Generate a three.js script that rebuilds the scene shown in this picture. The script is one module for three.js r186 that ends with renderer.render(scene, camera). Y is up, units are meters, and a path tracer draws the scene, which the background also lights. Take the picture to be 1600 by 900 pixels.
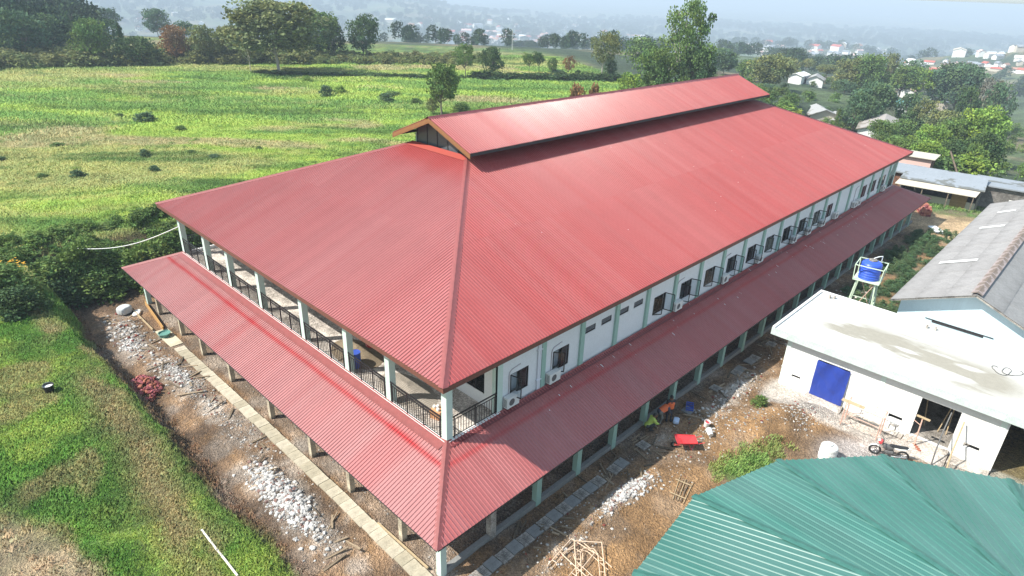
import * as THREE from 'three';
import { MarchingCubes } from 'three/addons/objects/MarchingCubes.js';

// ───────────────────────── camera, sky, sun, exposure ─────────────────────────
// World: x runs along the long side of the red-roofed building, y is up, -z runs along its short side.
const scene = new THREE.Scene();
const CAM = { u: -13.37, h: 22.089, v: -16.249, yaw: 0.7606, pitch: 0.4404, roll: 0.0347, f: 998.07 };
const camera = new THREE.PerspectiveCamera(2 * Math.atan(450 / CAM.f) * 180 / Math.PI, 16 / 9, 0.5, 14000);
{
  const { yaw, pitch, roll } = CAM;
  const fwd = new THREE.Vector3(Math.cos(pitch) * Math.cos(yaw), -Math.sin(pitch), -Math.cos(pitch) * Math.sin(yaw));
  const right = new THREE.Vector3(Math.sin(yaw), 0, Math.cos(yaw));
  const up = new THREE.Vector3().crossVectors(right, fwd);
  const R = right.clone().multiplyScalar(Math.cos(roll)).addScaledVector(up, Math.sin(roll));
  const U = right.clone().multiplyScalar(-Math.sin(roll)).addScaledVector(up, Math.cos(roll));
  const m = new THREE.Matrix4().makeBasis(R, U, fwd.clone().negate());
  camera.position.set(CAM.u, CAM.h, -CAM.v);
  camera.quaternion.setFromRotationMatrix(m);
  camera.updateMatrixWorld(true);
  CAM.R = R; CAM.U = U; CAM.F = fwd;
}
scene.add(camera);

const SUN = new THREE.Vector3(-0.80, 1.0, -0.50).normalize();
{
  const W = 512, H = 256, d = new Float32Array(W * H * 4);
  const mix = (a, b, t) => a + (b - a) * t;
  for (let j = 0; j < H; j++) for (let i = 0; i < W; i++) {
    const el = ((j + 0.5) / H - 0.5) * Math.PI, ph = ((i + 0.5) / W - 0.5) * 2 * Math.PI;
    const x = Math.cos(el) * Math.cos(ph), y = Math.sin(el), z = Math.cos(el) * Math.sin(ph);
    const t = Math.pow(Math.min(1, Math.max(0, y)), 0.55);
    const cs = Math.max(0, x * SUN.x + y * SUN.y + z * SUN.z);
    const az = 0.5 + 0.5 * (x * SUN.x + z * SUN.z) / (Math.hypot(x, z) * Math.hypot(SUN.x, SUN.z) + 1e-6);
    const glow = 0.55 * Math.pow(cs, 6) + 0.22 * az * az * (1 - t);
    const k = (j * W + i) * 4;
    d[k] = mix(0.57, 0.28, t) + glow * 0.75;
    d[k + 1] = mix(0.64, 0.42, t) + glow * 0.72;
    d[k + 2] = mix(0.63, 0.62, t) + glow * 0.56;
    if (y < 0) { const g = Math.min(1, -y * 6); d[k] = mix(d[k], 0.16, g); d[k + 1] = mix(d[k + 1], 0.17, g); d[k + 2] = mix(d[k + 2], 0.13, g); }
    d[k + 3] = 1;
  }
  const sky = new THREE.DataTexture(d, W, H, THREE.RGBAFormat, THREE.FloatType);
  sky.mapping = THREE.EquirectangularReflectionMapping;
  sky.magFilter = sky.minFilter = THREE.LinearFilter;
  sky.needsUpdate = true;
  scene.background = sky;
  scene.environment = sky;
}
const sun = new THREE.DirectionalLight(new THREE.Color(1.0, 0.95, 0.86), 5.0);
sun.position.copy(SUN).multiplyScalar(140).add(new THREE.Vector3(30, 0, -10));
sun.target.position.set(30, 0, -10);
sun.castShadow = true;
sun.shadow.mapSize.set(4096, 4096);
Object.assign(sun.shadow.camera, { left: -110, right: 110, top: 110, bottom: -110, near: 1, far: 400 });
scene.add(sun, sun.target);

const renderer = new THREE.WebGLRenderer({ antialias: true });
renderer.setSize(1024, 576);
renderer.toneMapping = THREE.LinearToneMapping;
renderer.toneMappingExposure = 1.6;
renderer.shadowMap.enabled = true;
scene.fog = new THREE.FogExp2(0xd6e8fa, 0.00046);

// ───────────────────────── small tools ─────────────────────────
let seed = 7;
const reseed = s => { seed = s >>> 0; };
const rnd = () => { seed = (seed + 0x6D2B79F5) >>> 0; let t = seed; t = Math.imul(t ^ (t >>> 15), t | 1); t ^= t + Math.imul(t ^ (t >>> 7), t | 61); return ((t ^ (t >>> 14)) >>> 0) / 4294967296; };
const rr = (a, b) => a + (b - a) * rnd();
const lerp = (a, b, t) => a + (b - a) * t;
const clamp = (x, a = 0, b = 1) => Math.min(b, Math.max(a, x));
const sstep = (a, b, x) => { const t = clamp((x - a) / (b - a)); return t * t * (3 - 2 * t); };
function hash(i, j) { let h = Math.imul(i, 374761393) + Math.imul(j, 668265263); h = Math.imul(h ^ (h >>> 13), 1274126177); return ((h ^ (h >>> 16)) >>> 0) / 4294967296; }
function vnoise(x, y, px = 0, py = 0) {
  const i = Math.floor(x), j = Math.floor(y), fx = x - i, fy = y - j;
  const a = fx * fx * (3 - 2 * fx), b = fy * fy * (3 - 2 * fy);
  const w = (k, p) => p ? ((k % p) + p) % p : k;
  const i0 = w(i, px), i1 = w(i + 1, px), j0 = w(j, py), j1 = w(j + 1, py);
  return lerp(lerp(hash(i0, j0), hash(i1, j0), a), lerp(hash(i0, j1), hash(i1, j1), a), b);
}
function fbm(x, y, o = 4) { let s = 0, a = 0.5, n = 0; for (let k = 0; k < o; k++) { s += a * vnoise(x + k * 17.3, y - k * 9.1); n += a; a *= 0.5; x *= 2; y *= 2; } return s / n; }
const V3 = (p) => new THREE.Vector3(p[0], p[1], -p[2]);            // [u, height, v] to world
const names = {};
const numbered = n => { const k = names[n] = (names[n] ?? -1) + 1; return k ? `${n}_${String(k).padStart(3, '0')}` : n; };
function tag(o, label, category, group, kind) {
  if (label) o.userData.label = label;
  if (category) o.userData.category = category;
  if (group) o.userData.group = group;
  if (kind) o.userData.kind = kind;
  return o;
}
function thing(name, label, category, [u, h, v] = [0, 0, 0], turn = 0, group) {
  const o = new THREE.Group(); o.name = numbered(name); o.position.set(u, h, -v); o.rotation.y = turn; scene.add(o);
  return tag(o, label, category, group);
}
function part(name, parent) { const o = new THREE.Group(); o.name = name; parent.add(o); return o; }

class MB {                                                            // collects faces and builds one mesh
  constructor() { this.p = []; this.t = []; this.c = []; this.tint = null; this.n = 0; }
  tri(a, b, c, ta, tb, tc, ca, cb, cc) {
    this.p.push(a[0], a[1], -a[2], b[0], b[1], -b[2], c[0], c[1], -c[2]);
    this.t.push(...(ta ?? [a[0], a[2]]), ...(tb ?? [b[0], b[2]]), ...(tc ?? [c[0], c[2]]));
    const w = this.tint;
    if (ca || w) this.c.push(...(ca ?? w), ...(cb ?? ca ?? w), ...(cc ?? ca ?? w));
    return this;
  }
  quad(a, b, c, d, o = [0, 0]) {                                      // uv in metres, u along a to b and v along a to d
    const L = (p, q) => Math.hypot(p[0] - q[0], p[1] - q[1], p[2] - q[2]);
    const w = L(a, b), h = L(a, d), w2 = L(d, c);
    const ta = [o[0], o[1]], tb = [o[0] + w, o[1]], tc = [o[0] + w2, o[1] + h], td = [o[0], o[1] + h];
    return this.tri(a, b, c, ta, tb, tc).tri(a, c, d, ta, tc, td);
  }
  box(u0, u1, h0, h1, v0, v1) {
    const P = (i, j, k) => [i ? u1 : u0, j ? h1 : h0, k ? v1 : v0];
    this.quad(P(0, 0, 0), P(1, 0, 0), P(1, 1, 0), P(0, 1, 0), [u0, h0]);
    this.quad(P(1, 0, 1), P(0, 0, 1), P(0, 1, 1), P(1, 1, 1), [u0, h0]);
    this.quad(P(0, 0, 1), P(0, 0, 0), P(0, 1, 0), P(0, 1, 1), [v0, h0]);
    this.quad(P(1, 0, 0), P(1, 0, 1), P(1, 1, 1), P(1, 1, 0), [v0, h0]);
    this.quad(P(0, 1, 0), P(1, 1, 0), P(1, 1, 1), P(0, 1, 1), [u0, v0]);
    this.quad(P(0, 0, 1), P(1, 0, 1), P(1, 0, 0), P(0, 0, 0), [u0, v0]);
    return this;
  }
  beam(a, b, w, t, up = [0, 1, 0]) {                                  // rectangular bar from a to b: w sideways, t along up
    const A = new THREE.Vector3(...a), B = new THREE.Vector3(...b), D = B.clone().sub(A).normalize();
    let Up = new THREE.Vector3(...up); if (Math.abs(D.dot(Up)) > 0.98) Up.set(1, 0, 0);
    const S = D.clone().cross(Up).normalize(); Up = S.clone().cross(D).normalize();
    const c = (P, i, j) => P.clone().addScaledVector(S, i * w / 2).addScaledVector(Up, j * t / 2).toArray();
    const q = [[-1, -1], [1, -1], [1, 1], [-1, 1]];
    for (let k = 0; k < 4; k++) { const m = q[k], n = q[(k + 1) % 4]; this.quad(c(A, ...m), c(A, ...n), c(B, ...n), c(B, ...m)); }
    this.quad(c(A, -1, -1), c(A, -1, 1), c(A, 1, 1), c(A, 1, -1)); this.quad(c(B, -1, -1), c(B, 1, -1), c(B, 1, 1), c(B, -1, 1));
    return this;
  }
  tube(a, b, r, n = 6, r2 = r, cap = true) {
    const A = new THREE.Vector3(...a), B = new THREE.Vector3(...b), D = B.clone().sub(A).normalize();
    const X = new THREE.Vector3(0, 1, 0); if (Math.abs(D.y) > 0.9) X.set(1, 0, 0);
    const S = D.clone().cross(X).normalize(), T = S.clone().cross(D).normalize();
    const c = (P, k, q) => P.clone().addScaledVector(S, Math.cos(k / n * 6.28318) * q).addScaledVector(T, Math.sin(k / n * 6.28318) * q).toArray();
    for (let k = 0; k < n; k++) {
      this.quad(c(A, k, r), c(A, k + 1, r), c(B, k + 1, r2), c(B, k, r2));
      if (cap) { this.tri(a, c(A, k + 1, r), c(A, k, r)); this.tri(b, c(B, k, r2), c(B, k + 1, r2)); }
    }
    return this;
  }
  path(pts, r, n = 6) { for (let k = 0; k + 1 < pts.length; k++) this.tube(pts[k], pts[k + 1], r, n, r, true); return this; }
  lathe(prof, o = [0, 0, 0], n = 16) {                                // profile [radius, height]
    for (let i = 0; i + 1 < prof.length; i++) for (let k = 0; k < n; k++) {
      const P = (q, j) => [o[0] + q[0] * Math.cos(j / n * 6.28318), o[1] + q[1], o[2] + q[0] * Math.sin(j / n * 6.28318)];
      const a = P(prof[i], k), b = P(prof[i], k + 1), c = P(prof[i + 1], k + 1), d = P(prof[i + 1], k);
      if (prof[i][0] > 1e-6) this.tri(a, b, c); if (prof[i + 1][0] > 1e-6) this.tri(a, c, d);
    }
    return this;
  }
  geometry() {
    const g = new THREE.BufferGeometry();
    g.setAttribute('position', new THREE.Float32BufferAttribute(this.p, 3));
    g.setAttribute('uv', new THREE.Float32BufferAttribute(this.t, 2));
    if (this.c.length) g.setAttribute('color', new THREE.Float32BufferAttribute(this.c, 3));
    g.computeVertexNormals();
    return g;
  }
  build(name, mat, parent) {
    const m = new THREE.Mesh(this.geometry(), mat); m.name = name; m.castShadow = m.receiveShadow = true;
    if (parent) parent.add(m); else { m.name = numbered(name); scene.add(m); }
    return m;
  }
}
const mesh = (name, geo, mat, parent) => { const m = new THREE.Mesh(geo, mat); m.name = name; m.castShadow = m.receiveShadow = true; parent.add(m); return m; };

// ───────────────────────── materials ─────────────────────────
function noiseTex(size, fn, srgb = true) {                            // fn(x, y in 0..1) gives [r, g, b] in 0..1, as sRGB values
  const d = new Uint8Array(size * size * 4);
  for (let j = 0; j < size; j++) for (let i = 0; i < size; i++) {
    const c = fn(i / size, j / size), k = (j * size + i) * 4;
    for (let q = 0; q < 3; q++) d[k + q] = clamp(c[q]) * 255;
    d[k + 3] = 255;
  }
  const t = new THREE.DataTexture(d, size, size, THREE.RGBAFormat);
  t.wrapS = t.wrapT = THREE.RepeatWrapping; t.magFilter = THREE.LinearFilter; t.minFilter = THREE.LinearMipmapLinearFilter; t.generateMipmaps = true;
  if (srgb) t.colorSpace = THREE.SRGBColorSpace;
  t.needsUpdate = true;
  return t;
}
const pf = (x, y, f, o, s = 0) => { let r = 0, a = 0.5, n = 0; for (let k = 0; k < o; k++) { r += a * vnoise(x * f + s, y * f + s * 3, f, f); n += a; a *= 0.55; f *= 2; } return r / n; };   // periodic fbm
const rep = (t, m) => { const c = t.clone(); c.repeat.set(1 / m, 1 / m); c.needsUpdate = true; return c; };
const T_soil = noiseTex(1024, (x, y) => {
  const a = pf(x, y, 6, 5), b = pf(x, y, 90, 3), c = pf(x, y, 220, 2);
  let k = 0.56 + 0.34 * (a - 0.5) * 1.6 + 0.42 * (b - 0.5) + 0.35 * (c - 0.5);
  if (c > 0.70 && b > 0.5) k += 0.30;
  return [k + 0.20, k + 0.19, k + 0.18];
});
const T_fine = noiseTex(512, (x, y) => { const k = 0.86 + 0.20 * (pf(x, y, 5, 5) - 0.5) + 0.16 * (pf(x, y, 60, 3) - 0.5); return [k, k, k]; });
const T_plain = noiseTex(512, (x, y) => { const k = 0.965 + 0.05 * (pf(x, y, 4, 4) - 0.5) + 0.05 * (pf(x, y, 70, 2) - 0.5); return [k, k, k]; });
const T_stain = noiseTex(1024, (x, y) => {
  const a = pf(x, y * 0.999, 4, 5), b = pf(x, y, 40, 3), s = sstep(0.52, 0.66, pf(x, y, 5, 4, 7));
  const k = 0.93 + 0.08 * (a - 0.5) + 0.08 * (b - 0.5);
  return [k - 0.20 * s, k - 0.22 * s, k - 0.27 * s];
});
const T_slab = noiseTex(1024, (x, y) => {                             // 20 m tile: grey-beige damp marks drawn out along the roof
  const u = 20 + 20 * x, v = 20 * y - (y > 0.85 ? 40 : 20), k = Math.exp(-(((u - 25.9 - 0.06 * (v + 9)) / 1.5) ** 2)) * sstep(-18, -14, v) * sstep(-5, -7.5, v);
  const n = fbm(u * 1.1, v * 0.32, 5), w = fbm(u * 3.5, v * 0.8 + 5, 4), s = clamp(1.5 * k * sstep(0.36, 0.58, n) + 0.35 * sstep(0.55, 0.75, w)), g = 0.98 + 0.05 * (fbm(u * 6, v * 6, 3) - 0.5);
  return [g - 0.24 * s, g - 0.26 * s, g - 0.31 * s];
});
const std = (r, g, b, rough = 0.8, extra = {}) => new THREE.MeshStandardMaterial({ color: new THREE.Color().setRGB(r, g, b), roughness: rough, ...extra });
const M = {
  roof: new THREE.MeshStandardMaterial({ color: 0xffffff, vertexColors: true, roughness: 0.23, map: rep(T_plain, 5.7), side: THREE.DoubleSide }),
  cap: std(0.31, 0.082, 0.078, 0.42, { map: rep(T_fine, 1.3) }),
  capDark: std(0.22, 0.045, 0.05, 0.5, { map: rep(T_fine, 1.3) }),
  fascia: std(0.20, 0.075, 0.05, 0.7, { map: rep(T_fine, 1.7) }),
  barge: std(0.30, 0.135, 0.05, 0.65, { map: rep(T_fine, 1.1) }),
  dark: std(0.035, 0.033, 0.035, 0.7),
  soffit: std(0.42, 0.40, 0.37, 0.9),
  wall: std(0.74, 0.76, 0.78, 0.85, { map: rep(T_plain, 4.3) }),
  white: std(0.80, 0.80, 0.79, 0.85, { map: rep(T_plain, 3.7) }),
  mint: std(0.32, 0.49, 0.42, 0.75, { map: rep(T_plain, 1.9) }),
  mintPale: std(0.54, 0.68, 0.62, 0.75, { map: rep(T_plain, 1.9) }),
  concrete: std(0.52, 0.49, 0.45, 0.95, { map: rep(T_soil, 3.3) }),
  slab: std(0.72, 0.65, 0.48, 0.95, { map: rep(T_fine, 3.1) }),
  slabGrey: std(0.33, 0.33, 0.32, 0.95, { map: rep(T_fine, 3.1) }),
  floor: std(0.80, 0.74, 0.68, 0.9, { map: rep(T_soil, 5.3) }),
  post: std(0.72, 0.64, 0.49, 0.95, { map: rep(T_soil, 2.1) }),
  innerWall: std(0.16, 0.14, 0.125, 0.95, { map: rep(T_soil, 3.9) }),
  black: std(0.015, 0.016, 0.018, 0.45),
  frame: std(0.022, 0.02, 0.02, 0.5),
  glass: new THREE.MeshPhysicalMaterial({ color: 0xdfe6ea, roughness: 0.04, transmission: 1, thickness: 0, ior: 1.5 }),
  glazing: std(0.10, 0.105, 0.12, 0.22),
  louvre: std(0.32, 0.33, 0.35, 0.5),
  ac: std(0.66, 0.66, 0.64, 0.55), acDark: std(0.10, 0.10, 0.10, 0.6),
  pipe: std(0.45, 0.40, 0.42, 0.6), pvc: std(0.72, 0.74, 0.80, 0.5),
  green: new THREE.MeshStandardMaterial({ color: 0xffffff, vertexColors: true, roughness: 0.33, map: rep(T_plain, 4.9), side: THREE.DoubleSide }),
  greenCap: std(0.055, 0.19, 0.155, 0.4, { map: rep(T_fine, 1.3) }),
  flat: std(0.58, 0.575, 0.56, 0.9, { map: rep(T_slab, 20) }),
  paleBlue: std(0.60, 0.74, 0.80, 0.85, { map: rep(T_plain, 3.3) }),
  asb: new THREE.MeshStandardMaterial({ color: 0xffffff, vertexColors: true, roughness: 0.85, map: rep(T_fine, 2.3), side: THREE.DoubleSide }),
  tarp: std(0.022, 0.05, 0.30, 0.38),
  tank: std(0.03, 0.09, 0.50, 0.4), steel: std(0.50, 0.60, 0.46, 0.6), salmon: std(0.62, 0.40, 0.32, 0.6),
  wood: std(0.42, 0.27, 0.13, 0.85, { map: rep(T_fine, 0.7) }), woodPale: std(0.60, 0.46, 0.28, 0.85, { map: rep(T_fine, 0.7) }), woodGrey: std(0.30, 0.24, 0.18, 0.9, { map: rep(T_soil, 1.1) }),
  red: std(0.62, 0.045, 0.05, 0.45), plasticWhite: std(0.75, 0.76, 0.74, 0.5), plasticBlue: std(0.04, 0.09, 0.42, 0.45), plasticGreen: std(0.12, 0.28, 0.24, 0.5),
  rubber: std(0.02, 0.02, 0.02, 0.85), chrome: std(0.6, 0.6, 0.6, 0.25, { metalness: 1 }),
  bark: std(0.17, 0.14, 0.11, 0.95), barkPale: std(0.42, 0.39, 0.34, 0.95), brick: std(0.34, 0.12, 0.075, 0.95), brickDark: std(0.20, 0.045, 0.05, 0.9),
  stone: new THREE.MeshStandardMaterial({ color: 0xffffff, roughness: 0.95 }),
  sand: std(0.52, 0.42, 0.29, 0.97, { map: rep(T_soil, 1.7) }),
  sack: std(0.50, 0.52, 0.52, 0.8), cloth: std(0.6, 0.6, 0.62, 0.9),
};

// ───────────────────────── terrain ─────────────────────────
const toe = v => -5.45 - 0.02 * v + 0.5 * (vnoise(v * 0.35, 3.1) - 0.5) + 0.25 * (vnoise(v * 1.3, 8.1) - 0.5);
const plateauEdge = (u, v) => {                                       // metres past the edge of the plateau
  const a = u - 72 - 0.70 * Math.max(0, v - 15), b = (v + 0.9 * u - 282) / 1.35, c = -v - 70;
  const m = Math.max(a, b, c), k = 14; return m + k * Math.log(Math.exp((a - m) / k) + Math.exp((b - m) / k) + Math.exp((c - m) / k));
};
// distant ridges: how far below the camera's level their crests lie, by bearing
const RIDGES = [
  { d: 3300, w: 1500, back: 900, crest: [[-200, -14], [200, -6], [540, 2], [640, 1], [680, 8], [720, 18], [800, 26], [850, 34], [900, 44], [940, 52], [1000, 56], [1100, 64], [1300, 70], [1800, 84]] },
  { d: 1500, w: 420, back: 300, crest: [[900, 110], [1000, 80], [1050, 74], [1110, 72], [1250, 76], [1330, 78], [1370, 84], [1400, 96], [1440, 118]] },
  { d: 900, w: 230, back: 200, crest: [[1350, 118], [1390, 104], [1420, 97], [1450, 91], [1500, 88], [1560, 84], [1590, 79], [1630, 72], [1800, 66]] },
];
const bearing = (px, py) => { const d = new THREE.Vector3().copy(CAM.F).addScaledVector(CAM.R, (px - 800) / CAM.f).addScaledVector(CAM.U, -(py - 450) / CAM.f); return [Math.atan2(-d.z, d.x), d.y / Math.hypot(d.x, d.z)]; };
for (const r of RIDGES) r.pts = r.crest.map(q => bearing(...q)).sort((p, q) => p[0] - q[0]);
function ridgeShare(r, u, v) {                                        // [0..1 along the profile, crest height]
  const x = u - CAM.u, y = v - CAM.v, d = Math.hypot(x, y), az = Math.atan2(y, x), P = r.pts; let s = P[0][1];
  if (az <= P[0][0]) s = P[0][1]; else if (az >= P[P.length - 1][0]) s = P[P.length - 1][1]; else for (let k = 0; k + 1 < P.length; k++) if (az <= P[k + 1][0]) { s = lerp(P[k][1], P[k + 1][1], sstep(P[k][0], P[k + 1][0], az)); break; }
  const e = Math.exp(-(((d - r.d) / (d < r.d ? r.w : r.back)) ** 2)), off = Math.max(0, P[0][0] - az - 0.02, az - P[P.length - 1][0] - 0.02);
  return [e * Math.exp(-((off / 0.08) ** 2)), CAM.h + r.d * s];
}
const bankTop = v => v < 0 ? 0.55 : v < 10 ? lerp(0.55, 0.95, v / 10) : v < 32 ? lerp(0.95, 2.5, (v - 10) / 22) : Math.min(3.2, lerp(2.5, 3.2, (v - 32) / 8));
function terrain(u, v) {
  const s1 = toe(v) - u, s2 = v - 36.4 - 0.8 * (vnoise(u * 0.3, 5.5) - 0.5);
  let h = 0;
  if (s1 > 0) h = Math.max(h, bankTop(v) * sstep(0, 1.5, s1) + 0.03 * Math.min(s1, 20) + 0.30 * sstep(0.3, 1.5, s1) * (fbm(u * 0.55, v * 0.55, 3) - 0.5));
  if (s2 > 0) h = Math.max(h, 3.2 * sstep(0, 4.2, s2));
  const field = Math.max(sstep(2, 8, s1), sstep(5, 12, s2));
  if (field > 0) {
    const q = (u - v) * 0.7071, r = (u + v) * 0.7071;
    h += field * (0.5 * (fbm(u * 0.03, v * 0.03, 3) - 0.5) + 0.10 * (fbm(q * 0.22, r * 0.75, 3) - 0.5) + 0.22 * sstep(0.55, 0.75, fbm(q * 0.03 + 9, r * 0.11, 3)));
  }
  const yard = (1 - field) * sstep(90, 70, u);
  if (yard > 0) {
    h += yard * 0.17 * (fbm(u * 0.6, v * 0.6, 3) - 0.5) * ((u > -1.3 && v > -1.3 && v < 32 && u < 66) ? 0.2 : 1);
    const heap = (cu, cv, a, b, t, k) => { const c = Math.cos(t), s = Math.sin(t), x = ((u - cu) * c + (v - cv) * s) / a, y = (-(u - cu) * s + (v - cv) * c) / b; const e = Math.exp(-(x * x + y * y)); h += k * e * (0.7 + 0.6 * fbm(u * 1.7, v * 1.7, 3)); };
    heap(-4.0, 7.0, 0.75, 3.2, 0, 0.34); heap(-3.7, 20, 0.9, 3.5, 0, 0.25); heap(-3.9, 29, 1.0, 2.0, 0, 0.25);
    heap(7.6, -4.1, 2.6, 0.6, -0.06, 0.30); heap(18.2, -6.6, 2.2, 1.5, -0.5, 0.62); heap(21.0, -7.4, 1.6, 1.0, -0.8, 0.42); heap(21, -3.8, 2.4, 0.7, 0, 0.28);
  }
  const D = plateauEdge(u, v);
  if (D > 0) {
    const e = D * D / (D + 12);
    h += -0.088 * Math.min(e, 330) - 0.115 * clamp(e - 330, 0, 920);
    h += sstep(20, 120, D) * 3 * (fbm(u * 0.012, v * 0.012, 3) - 0.5);
    const base = h; let best = h;
    if (D > 250) for (const r of RIDGES) { const [e, top] = ridgeShare(r, u, v); if (e > 0.01) best = Math.max(best, lerp(base, top, e) + 9 * e * (1 - e) * (fbm(u * 0.006, v * 0.006, 3) - 0.5)); }
    h = best;
  }
  return h;
}
const ray = (px, py) => new THREE.Vector3().copy(CAM.F).addScaledVector(CAM.R, (px - 800) / CAM.f).addScaledVector(CAM.U, -(py - 450) / CAM.f);
function meets(px, py) {                                              // where a line of sight reaches the terrain: [u, h, v]
  const d = ray(px, py).normalize(); let t = 12, s = 0.5;
  for (; t < 7000; t += s) { s = 0.2 + t * 0.006; if (CAM.h + d.y * t < terrain(CAM.u + d.x * t, CAM.v - d.z * t)) break; }
  let a = t - s, b = t;
  for (let k = 0; k < 24; k++) { const m = (a + b) / 2; if (CAM.h + d.y * m < terrain(CAM.u + d.x * m, CAM.v - d.z * m)) b = m; else a = m; }
  const u = CAM.u + d.x * b, v = CAM.v - d.z * b; return [u, terrain(u, v), v];
}
function away(px, dist) { const d = ray(px, 80), k = dist / Math.hypot(d.x, d.z), u = CAM.u + d.x * k, v = CAM.v - d.z * k; return [u, terrain(u, v), v]; }
const heightTo = (p, px, py) => { const d = ray(px, py); return CAM.h + Math.hypot(p[0] - CAM.u, p[2] - CAM.v) * d.y / Math.hypot(d.x, d.z) - p[1]; };
const metres = (p, n) => n * Math.hypot(p[0] - CAM.u, p[1] - CAM.h, p[2] - CAM.v) / CAM.f;   // n photo pixels at that distance

// ───────────────────────── ground ─────────────────────────
const mixc = (a, b, t) => [lerp(a[0], b[0], t), lerp(a[1], b[1], t), lerp(a[2], b[2], t)];
const C = {
  soil: [0.46, 0.295, 0.175], soilDarkAndShade: [0.23, 0.150, 0.095], ochre: [0.48, 0.282, 0.125], pale: [0.95, 0.86, 0.76], grey: [0.62, 0.55, 0.48], apron: [1.0, 0.93, 0.85],
  lime: [0.375, 0.505, 0.105], green: [0.215, 0.36, 0.09], deep: [0.105, 0.20, 0.05], dry: [0.48, 0.455, 0.19], straw: [0.50, 0.42, 0.235], brownDry: [0.40, 0.31, 0.17],
  sand: [0.86, 0.62, 0.37], weed: [0.085, 0.125, 0.05], farGreen: [0.15, 0.23, 0.09], farDark: [0.07, 0.12, 0.06], tan: [0.42, 0.34, 0.21],
};
const spotIn = (u, v, cu, cv, a, b, t = 0) => { const c = Math.cos(t), s = Math.sin(t), x = ((u - cu) * c + (v - cv) * s) / a, y = (-(u - cu) * s + (v - cv) * c) / b; return Math.exp(-(x * x + y * y)); };
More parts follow.
